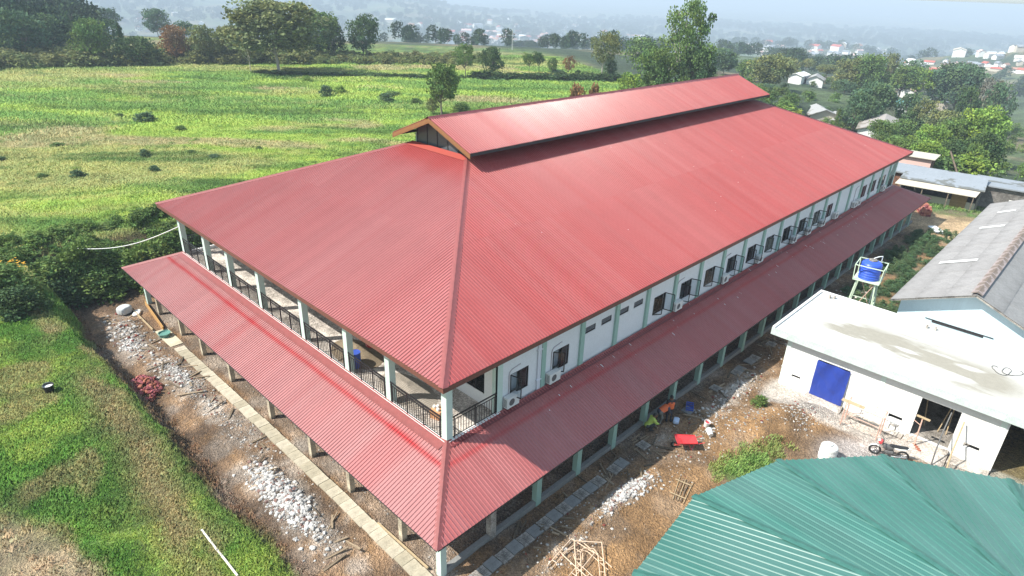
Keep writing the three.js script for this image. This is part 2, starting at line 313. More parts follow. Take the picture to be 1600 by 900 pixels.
function cover(u, v) {
  const D = plateauEdge(u, v), s1 = toe(v) - u, s2 = v - 36.4;
  const grassy = Math.max(sstep(-0.1, 0.6, s1 - 0.55 * sstep(5, 9, v) * sstep(29, 24, v) + 0.7 * (fbm(u * 1.2, v * 1.2, 3) - 0.5)), sstep(0.8, 3.5, s2));
  let g = null, y = null;
  if (grassy > 0) {
    const q = (u - v) * 0.7071, r = (u + v) * 0.7071;
    const big = fbm(q * 0.022 + 3, r * 0.06, 4), mid = fbm(q * 0.07, r * 0.24 + 5, 3), fine = fbm(u * 0.9, v * 0.9, 3);
    g = mixc(C.lime, C.green, sstep(0.42, 0.60, mid));
    g = mixc(g, C.dry, sstep(0.52, 0.66, big) * 0.75);
    g = mixc(g, C.deep, sstep(0.60, 0.74, fbm(q * 0.05 + 20, r * 0.20, 3)) * 0.8);
    g = mixc(g, C.straw, sstep(0.62, 0.72, fbm(q * 0.04 + 40, r * 0.12 + 7, 3)) * 0.8);
    // strips along the terraces: dry on the lip, dark below
    const lip = fbm(q * 0.03 + 9, r * 0.11, 3); g = mixc(g, C.deep, 0.6 * Math.exp(-(((lip - 0.62) / 0.018) ** 2))); g = mixc(g, C.dry, 0.5 * Math.exp(-(((lip - 0.67) / 0.02) ** 2)));
    if (s1 > 0 && v < 37) {                                           // the bank next to the camera: lusher, with worn and dry patches
      let b = mixc([0.135, 0.28, 0.05], [0.30, 0.42, 0.085], sstep(0.42, 0.66, fbm(u * 0.35 + 5, v * 0.35, 3)));
      b = mixc(b, C.deep, sstep(0.50, 0.68, fbm(u * 0.5, v * 0.5 + 9, 3)) * 0.55);
      b = mixc(b, C.brownDry, Math.max(0.85 * Math.exp(-(((s1 - 1.5 - 1.6 * vnoise(v * 0.2, 2)) / 1.1) ** 2)) * sstep(0.35, 0.6, fbm(u * 0.5 + 2, v * 0.25, 3)), 0.6 * sstep(0.58, 0.7, fbm(u * 0.3, v * 0.3 + 30, 3))));
      g = mixc(g, b, sstep(38, 32, v));
      const worn = sstep(0.28, 0.62, spotIn(u, v, -12.9, 5.5, 1.9, 8.5, 0.12) + 0.30 * (fbm(u * 0.8, v * 0.8, 3) - 0.5));
      g = mixc(g, C.straw, worn); g = mixc(g, [0.50, 0.39, 0.245], worn * sstep(0.45, 0.7, fbm(u * 0.5 + 4, v * 0.5, 3)));
      const cut = Math.exp(-(((s1 - 0.55) / 0.4) ** 2)) * sstep(0.45, 0.6, fbm(u * 0.3 + 8, v * 0.3, 2)); g = mixc(g, C.soilDarkAndShade, cut * 0.8);
    }
    g = mixc(g, [g[0] * 0.72, g[1] * 0.78, g[2] * 0.75], sstep(0.45, 0.7, fine));
    g = mixc(g, C.soilDarkAndShade, 0.75 * sstep(0.8, 2.2, s2) * sstep(4.5, 2.5, s2));
  }
  if (grassy < 1) {
    const a = fbm(u * 0.5, v * 0.5, 4), b = fbm(u * 1.6 + 3, v * 1.6, 3), c = fbm(u * 3.1, v * 3.1, 2);
    const str = u < 0 ? fbm(u * 2.6, v * 0.22, 3) : fbm(u * 0.22, v * 2.6, 3); y = mixc(C.soil, C.soilDarkAndShade, clamp(sstep(0.45, 0.66, a) * 0.6 + sstep(0.50, 0.62, str) * 0.5)); if (v < 0 && u > 0) y = mixc(y, C.ochre, 0.75 * sstep(-2.6, -4.2, v)); y = mixc(y, C.ochre, sstep(0.5, 0.66, b) * 0.55);
    y = mixc(y, C.grey, sstep(0.50, 0.66, fbm(u * 0.8 + 11, v * 0.8, 3)) * (v < -2 && u > 0 ? 0.2 : 0.6)); if (u < -1.6) { y = mixc(y, C.soilDarkAndShade, 0.75 * sstep(29, 34, v)); y = mixc(y, C.soilDarkAndShade, 0.65 * sstep(1.1, 0.1, -s1)); }  // darkening toward the back corner paints in the shadow of the bank shrubs
    let p = 0.9 * spotIn(u, v, -4.0, 6.6, 1.15, 3.4) + 0.6 * spotIn(u, v, -3.6, 20.5, 1.1, 3.2) + 0.75 * spotIn(u, v, -4.4, 27.5, 0.9, 3.4) + 0.55 * spotIn(u, v, -3.3, 14.5, 0.8, 4) + 0.5 * spotIn(u, v, -1.7, 9.6, 0.8, 1.4) + 0.6 * spotIn(u, v, -1.9, 2.4, 0.6, 2.2) + 0.5 * spotIn(u, v, -1.9, 14.2, 0.7, 1.2);
    p += 0.8 * spotIn(u, v, 7.9, -4.05, 2.0, 0.5, -0.05) + 0.35 * spotIn(u, v, 3.0, -4.0, 2.5, 0.5) + 0.5 * spotIn(u, v, 13.0, -2.9, 1.2, 0.6) + 0.8 * spotIn(u, v, 20.0, -3.6, 3.0, 0.75);
    y = mixc(y, C.pale, clamp(p * 1.5 - 0.35 + 1.1 * (b - 0.5) + 0.8 * (c - 0.5)));
    y = mixc(y, C.ochre, clamp(1.3 * spotIn(u, v, 18.6, -6.8, 2.8, 1.9, -0.5) - 0.2 + 0.8 * (b - 0.5)) * 0.75);
    const ap = sstep(0.4, 0.6, sstep(19.4, 22.2, u + 0.11 * (v + 9) + 0.8 * (a - 0.5)) * sstep(-3.6, -5.6, v) * sstep(24, 23.3, u)); y = mixc(y, C.apron, ap * 0.9);
    y = mixc(y, [0.80, 0.74, 0.72], sstep(0.35, 0.8, spotIn(u, v, 18.8, -11.2, 3.2, 2.6)) * 0.9);
    y = mixc(y, C.green, sstep(0.45, 0.75, spotIn(u, v, 14.4, -7.4, 2.6, 1.1, -0.35) + 0.5 * (c - 0.5)) * 0.9);
    const w = sstep(30.5, 34, u) * sstep(-2.2, -3.4, v - 0.9 * (b - 0.5)) * sstep(67, 60, u + 6 * (a - 0.5)); y = mixc(y, C.weed, w * sstep(0.30, 0.52, fbm(u * 0.7, v * 0.7 + 3, 3)));
    y = mixc(y, C.sand, sstep(60, 63, u + 2 * (a - 0.5)) * sstep(72.5, 70, u + 0.3 * v + 2 * (b - 0.5)) * sstep(2, -1, v));
    y = mixc(y, mixc(C.green, C.tan, sstep(0.45, 0.65, a)), sstep(70, 72.5, u + 0.3 * v + 2 * (b - 0.5)));
    y = mixc(y, C.green, sstep(-14, -22, v) * 0.8);
    if (u > -1.5 && u < 65 && v > -1.5 && v < 32.2) y = mixc(y, C.grey, 0.35);
  }
  let k = g && y ? mixc(y, g, grassy) : (g ?? y);
  if (D > -6) {
    const f = fbm(u * 0.01, v * 0.01, 4), e = fbm(u * 0.035 + 5, v * 0.035, 3);
    let far = mixc(C.farGreen, C.farDark, sstep(0.42, 0.6, f)); far = mixc(far, C.tan, sstep(0.55, 0.68, e) * 0.7);
    k = mixc(k, far, sstep(-6, 14, D));
  }
  return k;
}
{
  const axis = (lo, hi, step, more) => { const a = []; for (let x = lo; x <= hi; x += step) a.push(x); for (const [end, s0, g] of more) { let s = s0, x = a[a.length - 1]; while (x < end) { x += s; s *= g; a.push(x); } } return a; };
  const back = (a, s, g, end) => { let x = a[0]; const b = []; while (x > end) { x -= s; s *= g; b.push(x); } return [...b.reverse(), ...a]; };
  const us = back(axis(-14, 34, 0.3, [[78, 0.55, 1], [7600, 0.6, 1.055]]), 0.35, 1.075, -3500);
  const vs = back(axis(-19, 40, 0.3, [[7600, 0.36, 1.027]]), 0.35, 1.075, -5200);
  const nu = us.length, nv = vs.length, P = new Float32Array(nu * nv * 3), T = new Float32Array(nu * nv * 2), K = new Float32Array(nu * nv * 3), I = new Uint32Array((nu - 1) * (nv - 1) * 6);
  let n = 0;
  for (let j = 0; j < nv; j++) for (let i = 0; i < nu; i++) {
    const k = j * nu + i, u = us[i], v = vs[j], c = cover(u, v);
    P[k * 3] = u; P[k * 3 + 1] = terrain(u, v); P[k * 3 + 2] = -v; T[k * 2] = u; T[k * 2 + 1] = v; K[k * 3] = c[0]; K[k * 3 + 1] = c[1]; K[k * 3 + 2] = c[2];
    if (i + 1 < nu && j + 1 < nv) { I[n++] = k; I[n++] = k + 1; I[n++] = k + nu + 1; I[n++] = k; I[n++] = k + nu + 1; I[n++] = k + nu; }
  }
  const g = new THREE.BufferGeometry();
  g.setAttribute('position', new THREE.BufferAttribute(P, 3)); g.setAttribute('uv', new THREE.BufferAttribute(T, 2)); g.setAttribute('color', new THREE.BufferAttribute(K, 3));
  g.setIndex(new THREE.BufferAttribute(I, 1)); g.computeVertexNormals();
  const m = new THREE.MeshStandardMaterial({ vertexColors: true, roughness: 1, map: rep(T_soil, 7.3), bumpMap: rep(T_soil, 7.3), bumpScale: 0.12 });
  const o = new THREE.Mesh(g, m); o.name = 'ground'; o.receiveShadow = true; o.castShadow = true; scene.add(o);
  tag(o, 'bare building yard, grass bank, pasture and the falling land beyond', null, null, 'structure');
}

// ───────────────────────── corrugated sheet ─────────────────────────
// O eave start, A along the eave, B up the slope, N out of the roof; limit(s) = slope length at s; col(s, t) linear colour
function corrugated(mb, O, A, B, N, L, limit, { pitch = 0.18, rib = 0.036, prof = null, t0 = 0, splits = [], col, sheet = 0.72, sag = 0.006, lift = 0, first = 0 }) {
  prof ??= [[0, 0], [0.54, 0], [0.565, 0.5], [0.63, 1], [0.80, 1], [0.865, 0.5], [0.89, 0]];
  const at = (s, t, n) => [0, 1, 2].map(k => O[k] + A[k] * s + B[k] * t + N[k] * (n + lift));
  const cols = [];
  for (let k = 0; k * pitch < L; k++) for (const [x, y] of prof) { const s = (k + x) * pitch; if (s < L) cols.push([s, y * rib]); }
  cols.push([L, 0]);
  const off = (s, t) => { const k = Math.floor(s / sheet + first); return sag * 2.6 * (hash(k, 5) - 0.5) * ((s / sheet + first) % 1 - 0.5) + 0.0015 * hash(k, 9); };
  for (let i = 0; i + 1 < cols.length; i++) {
    const [sa, na] = cols[i], [sb, nb] = cols[i + 1], la = limit(sa), lb = limit(sb);
    const ts = [t0, ...splits.filter(t => t > t0 && t < Math.max(la, lb)), Math.max(la, lb)];
    for (let j = 0; j + 1 < ts.length; j++) {
      const a0 = Math.min(ts[j], la), a1 = Math.min(ts[j + 1], la), b0 = Math.min(ts[j], lb), b1 = Math.min(ts[j + 1], lb);
      if (la <= t0 && lb <= t0) continue;
      const p = [at(sa, a0, na + off(sa, a0)), at(sb, b0, nb + off(sb, b0)), at(sb, b1, nb + off(sb, b1)), at(sa, a1, na + off(sa, a1))];
      const mid = (sa + sb) / 2, c = [col(mid, a0), col(mid, b0), col(mid, b1), col(mid, a1)], t = [[sa, a0], [sb, b0], [sb, b1], [sa, a1]];
      if (b0 < b1 - 1e-6) mb.tri(p[0], p[1], p[2], t[0], t[1], t[2], c[0], c[1], c[2]);
      if (a0 < a1 - 1e-6) mb.tri(p[0], p[2], p[3], t[0], t[2], t[3], c[0], c[2], c[3]);
    }
  }
}
const range = (a, b, s) => { const r = []; for (let x = a; x < b; x += s) r.push(x); return r; };

// ───────────────────────── the long red-roofed building ─────────────────────────
const B = { W: 30.727, L: 63.946, hE: 7.77, hL: 2.82, d: 2.435, hH: 12.55, s: 12.638, hR: 14.63, g: 0.83, hC: 13.1, o: 1.09, c: 0.88, hF: 4.19, e: -1.58 };
const VG = [0.98, 5.05, 8.6, 12.95, 17.95, 22.1, 25.6, 29.75];        // column rows across the short side
const UG = Array.from({ length: 20 }, (_, k) => 4.05 + 3.02 * k);     // pilasters along the long side
const CLEAN = [0.335, 0.058, 0.056], DUSTY = [0.375, 0.128, 0.124], PALE = [0.42, 0.195, 0.19], FRESH = [0.40, 0.045, 0.045];
const hall = thing('red_roofed_building', 'long two-storey white building under a corrugated dark pink hip roof with a raised ridge', 'building');
{
  const { W, L, hE, hL, d, hH, s, hR, g, hC, o, c } = B;
  const run = Math.hypot(s, hH - hE), kU = run / s, ca = s / run, sa = (hH - hE) / run;      // slope length per metre in plan
  const seg = (k) => { const r = hash(k, 77); return 0.965 + 0.07 * r; };
  const colR = (seedK, red, low) => (S, t) => {
    const n = fbm(S * 0.22 + seedK, t * 0.05, 2), m = fbm(S * 2.2 + seedK, t * 0.06, 2); const k = seg(Math.floor(S / 0.72) + seedK * 31);
    const z = Math.max(0, (low ?? 0.42) + 0.4 * (n - 0.5) + 0.4 * (m - 0.5)); let q = z > 1 ? mixc(DUSTY, PALE, clamp(z - 1)) : mixc(CLEAN, DUSTY, z); q = mixc(q, FRESH, red ? red(S, t) : 0); return [q[0] * k, q[1] * k, q[2] * k];
  };
  const lap = run * 0.52, sp = range(0, run + 0.1, 1.35);
  const hip = (S, len) => Math.max(0, Math.min(run, S * kU, (len - S) * kU));
  // main slopes, in two courses that overlap
  const slope = (name, O, A, Bv, N, len, sk, red) => {
    const a = new MB(), b = new MB();
    corrugated(a, O, A, Bv, N, len, S => Math.min(lap, hip(S, len)), { col: colR(sk, red, sk === 2 ? 0.98 : 0.34), splits: sp });
    corrugated(b, O, A, Bv, N, len, S => hip(S, len), { col: colR(sk + 5, red, sk === 2 ? 0.98 : 0.34), splits: sp, t0: lap - 0.15, lift: 0.008, first: 0.4 });
    const p = a.build(name, M.roof, hall); b.build(name, M.roof, hall); return p;
  };
  slope('roof_slope', [0, hE, 0], [1, 0, 0], [0, sa, ca], [0, ca, -sa], L, 1);
  slope('roof_slope', [0, hE, W], [0, 0, -1], [ca, sa, 0], [-sa, ca, 0], W, 2, (S, t) => 0.6 * sstep(run - 3.6, run - 0.6, t + 0.8 * (vnoise(S * 0.6, 4) - 0.5)));
  slope('roof_slope', [L, hE, W], [-1, 0, 0], [0, sa, -ca], [0, ca, sa], L, 3);
  slope('roof_slope', [L, hE, 0], [0, 0, 1], [-ca, sa, 0], [sa, ca, 0], W, 4);
  // hip caps: a folded strip that sits on both slopes
  const cap = (a, b, l, r, w, mat, lift = 0.045) => {                 // l and r: horizontal directions down either slope, with fall per metre
    const m = new MB(), P = (p, q, k) => [p[0] + q[0] * k, p[1] + q[1] * k + lift * (k ? 0.55 : 1.5), p[2] + q[2] * k];
    for (const q of [l, r]) { m.quad(P(a, q, 0), P(b, q, 0), P(b, q, w), P(a, q, w)); m.quad(P(a, q, w), P(b, q, w), [P(b, q, w)[0], P(b, q, w)[1] - lift * 0.5, P(b, q, w)[2]], [P(a, q, w)[0], P(a, q, w)[1] - lift * 0.5, P(a, q, w)[2]]); }
    return m.build('roof_cap', mat, hall);
  };
  const f = (hH - hE) / s;
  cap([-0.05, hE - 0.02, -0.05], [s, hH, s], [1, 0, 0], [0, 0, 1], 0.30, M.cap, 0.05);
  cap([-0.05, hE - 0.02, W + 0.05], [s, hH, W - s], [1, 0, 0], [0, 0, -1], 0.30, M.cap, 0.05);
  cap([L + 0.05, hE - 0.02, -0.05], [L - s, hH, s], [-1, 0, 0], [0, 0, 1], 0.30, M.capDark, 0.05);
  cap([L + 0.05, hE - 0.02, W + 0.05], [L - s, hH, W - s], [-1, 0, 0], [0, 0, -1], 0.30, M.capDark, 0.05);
  // flashing at the foot of the gable of the raised ridge
  const fl = new MB(); fl.quad([s - 0.42, hH - 0.42 * f + 0.06, s - 0.1], [s - 0.42, hH - 0.42 * f + 0.06, W - s + 0.1], [s + 0.05, hH + 0.08, W - s + 0.1], [s + 0.05, hH + 0.08, s - 0.1]);
  fl.build('roof_flashing', std(0.36, 0.072, 0.055, 0.45), hall);
  // fascia boards and soffit
  for (const [a, b, m] of [[[0, 0], [0, W], M.fascia], [[0, 0], [L, 0], M.fascia], [[L, 0], [L, W], M.fascia], [[0, W], [L, W], M.fascia]]) {
    const q = new MB(), al = a[0] === b[0]; const t = 0.03;
    if (al) q.box(a[0] - t / 2 + (a[0] ? -0.03 : 0.03), a[0] + t / 2 + (a[0] ? -0.03 : 0.03), hE - 0.26, hE - 0.03, 0.02, W - 0.02);
    else q.box(0.06, L - 0.06, hE - 0.26, hE - 0.03, a[1] - t / 2 + (a[1] ? -0.03 : 0.03), a[1] + t / 2 + (a[1] ? -0.03 : 0.03));
    q.build('fascia_board', m, hall);
  }
  new MB().box(0.08, L - 0.08, hE - 0.24, hE - 0.2, 0.08, W - 0.08).build('soffit', M.soffit, hall);

  // raised ridge: louvred side walls, glazed gable, roof with bargeboards
  const u0 = s - g, u1 = 52.54, v0 = s - o, v1 = W - s + o, vm = W / 2, sl = Math.hypot(vm - v0, hR - hC), cc = (vm - v0) / sl, cs = (hR - hC) / sl;
  for (const [O, A, Bv, N, k] of [[[u0, hC, v0], [1, 0, 0], [0, cs, cc], [0, cc, -cs], 7], [[u1, hC, v1], [-1, 0, 0], [0, cs, -cc], [0, cc, cs], 8]]) {
    const m = new MB(); corrugated(m, O, A, Bv, N, u1 - u0, () => sl, { col: colR(k), splits: [1, 2, 3, 4], sag: 0.012 }); m.build('roof_slope', M.roof, hall);
  }
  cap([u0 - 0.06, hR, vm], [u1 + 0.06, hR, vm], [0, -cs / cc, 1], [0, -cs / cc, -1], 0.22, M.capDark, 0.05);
  const bb = (u) => { const m = new MB(); for (const sg of [-1, 1]) { const e = sg < 0 ? v0 - 0.02 : v1 + 0.02; m.quad([u, hC - 0.34, e], [u, hR - 0.34, vm], [u, hR - 0.03, vm], [u, hC - 0.03, e]); m.quad([u + 0.05, hC - 0.34, e], [u + 0.05, hR - 0.34, vm], [u + 0.05, hR - 0.03, vm], [u + 0.05, hC - 0.03, e]); m.quad([u, hC - 0.34, e], [u + 0.05, hC - 0.34, e], [u + 0.05, hR - 0.34, vm], [u, hR - 0.34, vm]); m.quad([u, hC - 0.34, e], [u + 0.05, hC - 0.34, e], [u + 0.05, hC - 0.03, e], [u, hC - 0.03, e]); } return m.build('bargeboard', M.barge, hall); };
  bb(u0 + 0.02); bb(u1 - 0.07);
  for (const e of [v0 + 0.02, v1 - 0.05]) new MB().box(u0 + 0.08, u1 - 0.08, hC - 0.2, hC - 0.02, e, e + 0.03).build('fascia_board', M.dark, hall);
  const gw = new MB(), ug = s + 0.28, top = v => hR - 0.12 - (hR - hC) * Math.abs(v - vm) / (vm - v0), va = s + 0.15, vb = W - s - 0.15;
  const gp = part('gable_window', hall);
  gw.box(ug + 0.06, ug + 0.1, hH - 0.3, hH + 0.1, va, vb); gw.build('sill', M.dark, gp);
  for (let k = 0; k < 5; k++) {
    const a = lerp(va, vb, k / 5) + 0.03, b = lerp(va, vb, (k + 1) / 5) - 0.03, m = (a < vm && b > vm) ? vm : null;
    const q = new MB(); if (m) { q.tri([ug + 0.03, hH - 0.25, a], [ug + 0.03, hH - 0.25, b], [ug + 0.03, top(b), b]); q.tri([ug + 0.03, hH - 0.25, a], [ug + 0.03, top(b), b], [ug + 0.03, top(m), m]); q.tri([ug + 0.03, hH - 0.25, a], [ug + 0.03, top(m), m], [ug + 0.03, top(a), a]); } else q.quad([ug + 0.03, hH - 0.25, a], [ug + 0.03, hH - 0.25, b], [ug + 0.03, top(b), b], [ug + 0.03, top(a), a]);
    q.build('pane', M.glazing, gp);
  }
  for (let k = 0; k <= 5; k++) { const v = lerp(va, vb, k / 5); new MB().box(ug, ug + 0.06, hH - 0.3, top(v), v - 0.035, v + 0.035).build('mullion', M.dark, gp); }
  new MB().box(ug - 0.04, ug + 0.1, hH - 0.3, hC + 0.05, s + 0.02, s + 0.14).build('gable_post', M.mint, hall);
  new MB().box(ug - 0.04, ug + 0.1, hH - 0.3, hC + 0.05, W - s - 0.14, W - s - 0.02).build('gable_post', M.mint, hall);
  for (const v of [s + 0.14, W - s - 0.18]) new MB().box(ug + 0.1, L - s - 0.3, hH - 0.5, hC + 0.3, v, v + 0.04).build('clerestory_wall', M.dark, hall);
  { const x = L - s - 0.3, q = new MB(); q.quad([x, hH - 0.5, s + 0.14], [x, hH - 0.5, W - s - 0.14], [x, top(W - s - 0.14), W - s - 0.14], [x, top(s + 0.14), s + 0.14]); q.tri([x, top(s + 0.14), s + 0.14], [x, top(W - s - 0.14), W - s - 0.14], [x, top(vm), vm]); q.build('clerestory_wall', M.dark, hall); }
  for (let k = 0; k < 13; k++) { const u = lerp(ug + 1.5, u1 - 1.5, k / 12); for (const [a, b] of [[v0 + 0.04, s + 0.14], [W - s - 0.14, v1 - 0.04]]) new MB().box(u - 0.03, u + 0.03, hC - 0.14, hC - 0.06, a, b).build('rafter', M.steel, hall); }

  // lower roof, its hips start at the corner columns
  const rd = d + c, rise = (B.hF - hL), lr = Math.hypot(rd, rise), la = rd / lr, ls = rise / lr, kL = lr / rd;
  const lowLim = len => S => Math.max(0, Math.min(lr, S * kL, (len - S) * kL));
  const drip = lr * d / rd;                                           // below the upper eave, where dripping water keeps the paint clean
  const red = (S, t) => 0.95 * Math.exp(-(((t - drip - 0.06 * (vnoise(S * 0.5, 9) - 0.5)) / 0.12) ** 2)) + 0.22 * sstep(0.62, 0.72, fbm(S * 0.5, 2.2, 2));
  const sp2 = [0.35, 0.8, 1.3, 1.8, 2.2, 2.35, 2.45, 2.55, 2.65, 2.75, 2.9, 3.1, 3.3];
  const low = (O, A, Bv, N, len, k, r) => { const m = new MB(); corrugated(m, O, A, Bv, N, len, lowLim(len), { col: colR(k, r, k === 12 ? 1.75 : 0.75), splits: sp2 }); return m.build('lower_roof_slope', M.roof, hall); };
  low([-d, hL, -d], [1, 0, 0], [0, ls, la], [0, la, -ls], L + 2 * d, 11, (S, t) => 0.8 * red(S, t));
  low([-d, hL, W + d], [0, 0, -1], [la, ls, 0], [-ls, la, 0], W + 2 * d, 12, red);
  low([L + d, hL, W + d], [-1, 0, 0], [0, ls, -la], [0, la, ls], L + 2 * d, 13, red);
  low([L + d, hL, -d], [0, 0, 1], [-la, ls, 0], [ls, la, 0], W + 2 * d, 14, red);
  for (const [x, y] of [[0, 0], [0, 1], [1, 0], [1, 1]]) cap([x ? L + d + 0.03 : -d - 0.03, hL - 0.02, y ? W + d + 0.03 : -d - 0.03], [x ? L - c : c, B.hF, y ? W - c : c], [x ? -1 : 1, 0, 0], [0, 0, y ? -1 : 1], 0.26, M.cap, 0.05);
  // flashing where the lower roof meets the wall and the balcony kerb
  const w1 = new MB(), fr = rise / rd; w1.quad([c - 0.5, B.hF - 0.5 * fr + 0.055, c], [c - 0.5, B.hF - 0.5 * fr + 0.055, W - c], [c - 0.02, B.hF + 0.03, W - c], [c - 0.02, B.hF + 0.03, c]); w1.build('roof_flashing', M.cap, hall);
  const w2 = new MB(); w2.quad([c, B.hF - 0.35 * fr + 0.05, c - 0.35], [L - c, B.hF - 0.35 * fr + 0.05, c - 0.35], [L - c, B.hF - 0.02, c - 0.02], [c, B.hF - 0.02, c - 0.02]); w2.build('roof_flashing', M.capDark, hall);
  for (const [a, b] of [[[-d, -d], [-d, W + d]], [[-d, -d], [L + d, -d]], [[L + d, -d], [L + d, W + d]], [[-d, W + d], [L + d, W + d]]]) { const q = new MB(), al = a[0] === b[0], k = (al ? a[0] : a[1]) < 0 ? 0.05 : -0.05; if (al) q.box(a[0] + k - 0.012, a[0] + k + 0.012, hL - 0.14, hL - 0.02, a[1] + 0.07, b[1] - 0.07); else q.box(a[0] + 0.09, b[0] - 0.09, hL - 0.14, hL - 0.02, a[1] + k - 0.012, a[1] + k + 0.012); q.build('fascia_board', M.dark, hall); }

  // storey slab, kerb, upper and lower walls
  new MB().box(0.72, L - 0.72, 3.66, 4.0, 0.72, W - 0.72).build('floor_slab', M.floor, hall);
  const kerb = (a, b, e, f2) => new MB().box(a, b, 4.0, 4.2, e, f2).build('balcony_kerb', M.white, hall);
  kerb(0.78, 1.0, 0.78, W - 0.78); kerb(1.0, 4.05, 0.80, 1.0); kerb(60.9, L - 1.0, 0.80, 1.0); kerb(L - 1.0, L - 0.78, 0.78, W - 0.78); kerb(1.0, 4.05, W - 1.0, W - 0.8); kerb(60.9, L - 1.0, W - 1.0, W - 0.8);
  const hW = hE - 0.2, ends = [4.05, 60.9];
  // openings in the long wall
  const ops = [];
  for (let k = 0; k < 14; k++) { if (k === 2 || k === 3) { for (const q of [0.27, 1.68]) ops.push({ a: UG[k] + q, b: UG[k] + q + 0.92, lo: 5.84, hi: 6.22, type: 'vent', k }); continue; } ops.push({ a: UG[k] + 0.80, b: UG[k] + 2.06, lo: 4.63, hi: 5.81, type: 'casement', k }); }
  for (const [a, b] of [[52.3, 54.3], [55.0, 57.1], [57.9, 60.1]]) ops.push({ a, b, lo: 4.66, hi: 5.84, type: 'triple', k: 20 });
  ops.push({ a: UG[14] + 5, b: UG[14] + 5, lo: 5, hi: 5.1, type: 'none' });
  ops.pop();
  const skin = (v, th, mat) => {                                      // wall with real holes
    const q = new MB(); let x = ends[0];
    for (const w of ops) { q.box(x, w.a, 4.0, hW, v, v + th); q.box(w.a, w.b, 4.0, w.lo, v, v + th); q.box(w.a, w.b, w.hi, hW, v, v + th); x = w.b; }
    q.box(x, ends[1], 4.0, hW, v, v + th); return q.build('wall', mat, hall);
  };
  skin(1.0, 0.16, M.wall); skin(W - 1.16, 0.16, M.wall);
  const endWall = (u, opsV) => { const q = new MB(); let x = 1.16; for (const [a, b, lo, hi] of opsV) { q.box(u, u + 0.16, 4.0, hW, x, a); q.box(u, u + 0.16, 4.0, lo, a, b); q.box(u, u + 0.16, hi, hW, a, b); x = b; } q.box(u, u + 0.16, 4.0, hW, x, W - 1.16); return q.build('wall', M.white, hall); };
  const eo = [[1.9, 3.25, 4.66, 5.84], [6.0, 7.35, 4.66, 5.84], [10, 11.35, 4.66, 5.84], [14.6, 16.2, 4.02, 6.2], [19.4, 20.8, 4.66, 5.84], [23.4, 24.8, 4.66, 5.84]];
  endWall(4.05, eo); endWall(60.74, eo);
  new MB().box(4.21, 60.74, 4.0, hW, 6.6, 6.7).build('inner_wall', M.wall, hall);
  for (let k = 2; k < 19; k += 2) new MB().box(UG[k] - 0.06, UG[k] + 0.06, 4.0, hW, 1.16, 6.6).build('inner_wall', M.wall, hall);
  for (const [k, u] of UG.entries()) if (k < 19) new MB().box(u - 0.15, u + 0.15, 4.02, hW - 0.003, 0.88, 1.0).build('pilaster', M.mint, hall);
  new MB().box(60.9 - 0.18, 60.9 + 0.12, 4.02, hW - 0.003, 0.86, 1.0).build('pilaster', M.mint, hall);
  // columns of the upper gallery and of the ground floor
  const colU = (u, v) => new MB().box(u - 0.17, u + 0.17, 4.0, hW - 0.002, v - 0.17, v + 0.17).build('column', M.mintPale, hall);
  for (const v of VG) { colU(1.05, v + 0.07); colU(L - 1.05, v + 0.07); }
  colU(UG[0] + 0.02, 1.05 - 0.001);
  for (let k = 0; k < 9; k++) { new MB().box(B.e, B.e + 0.26, -0.3, hL + 0.27, VG[Math.min(k, 7)] + 0.06, VG[Math.min(k, 7)] + 0.32).build('column', M.post, hall); if (k === 7) break; }
  for (const v of [B.e, W - B.e - 0.3]) new MB().box(B.e, B.e + 0.3, -0.3, hL + 0.27, v, v + 0.3).build('column', M.mintPale, hall);
  for (let k = 0; k < 22; k++) { const u = B.e + 2.972 * (k + 1); if (u < L + 1.4) new MB().box(u - 0.17, u + 0.17, -0.3, hL + 0.27, B.e, B.e + 0.28).build('column', k < 1 ? M.concrete : M.mint, hall); }
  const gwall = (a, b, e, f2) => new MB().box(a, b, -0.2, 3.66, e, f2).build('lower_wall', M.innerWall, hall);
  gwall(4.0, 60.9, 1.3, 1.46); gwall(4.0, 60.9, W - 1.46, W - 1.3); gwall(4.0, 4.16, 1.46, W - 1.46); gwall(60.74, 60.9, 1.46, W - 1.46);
  new MB().box(B.e + 0.3, L + 1.5, -0.3, 0.26, B.e + 0.02, B.e + 0.24).build('plinth_kerb', M.slabGrey, hall);
  new MB().box(0.5, L - 0.5, 3.3, 3.62, 0.88, 1.12).build('ground_beam', M.concrete, hall);

  // windows: dark frame, open casement sashes, panes
  const frameBox = (q, a, b, lo, hi, v, w = 0.05, t = 0.06) => { q.box(a, b, lo, lo + w, v, v + t); q.box(a, b, hi - w, hi, v, v + t); q.box(a, a + w, lo + w, hi - w, v, v + t); q.box(b - w, b, lo + w, hi - w, v, v + t); };
  const sash = (parent, hinge, dir, lo, hi, wid, ang, v) => {          // a leaf that swings outward (towards -v) from its hinge
    const m = new MB(), C0 = Math.cos(ang), S0 = Math.sin(ang), P = (x, h, z = 0) => [hinge + dir * x * C0, h, v - x * S0 - z];
    const B2 = (a, b) => m.beam(a, b, 0.035, 0.045);
    B2(P(0, lo), P(wid, lo)); B2(P(0, hi), P(wid, hi)); B2(P(0.02, lo), P(0.02, hi)); B2(P(wid, lo), P(wid, hi));
    const s1 = m.build('sash', M.frame, parent);
    const gl = new MB(); gl.quad(P(0.03, lo + 0.03), P(wid - 0.03, lo + 0.03), P(wid - 0.03, hi - 0.03), P(0.03, hi - 0.03)); gl.build('pane', M.glass, parent); return s1;
  };
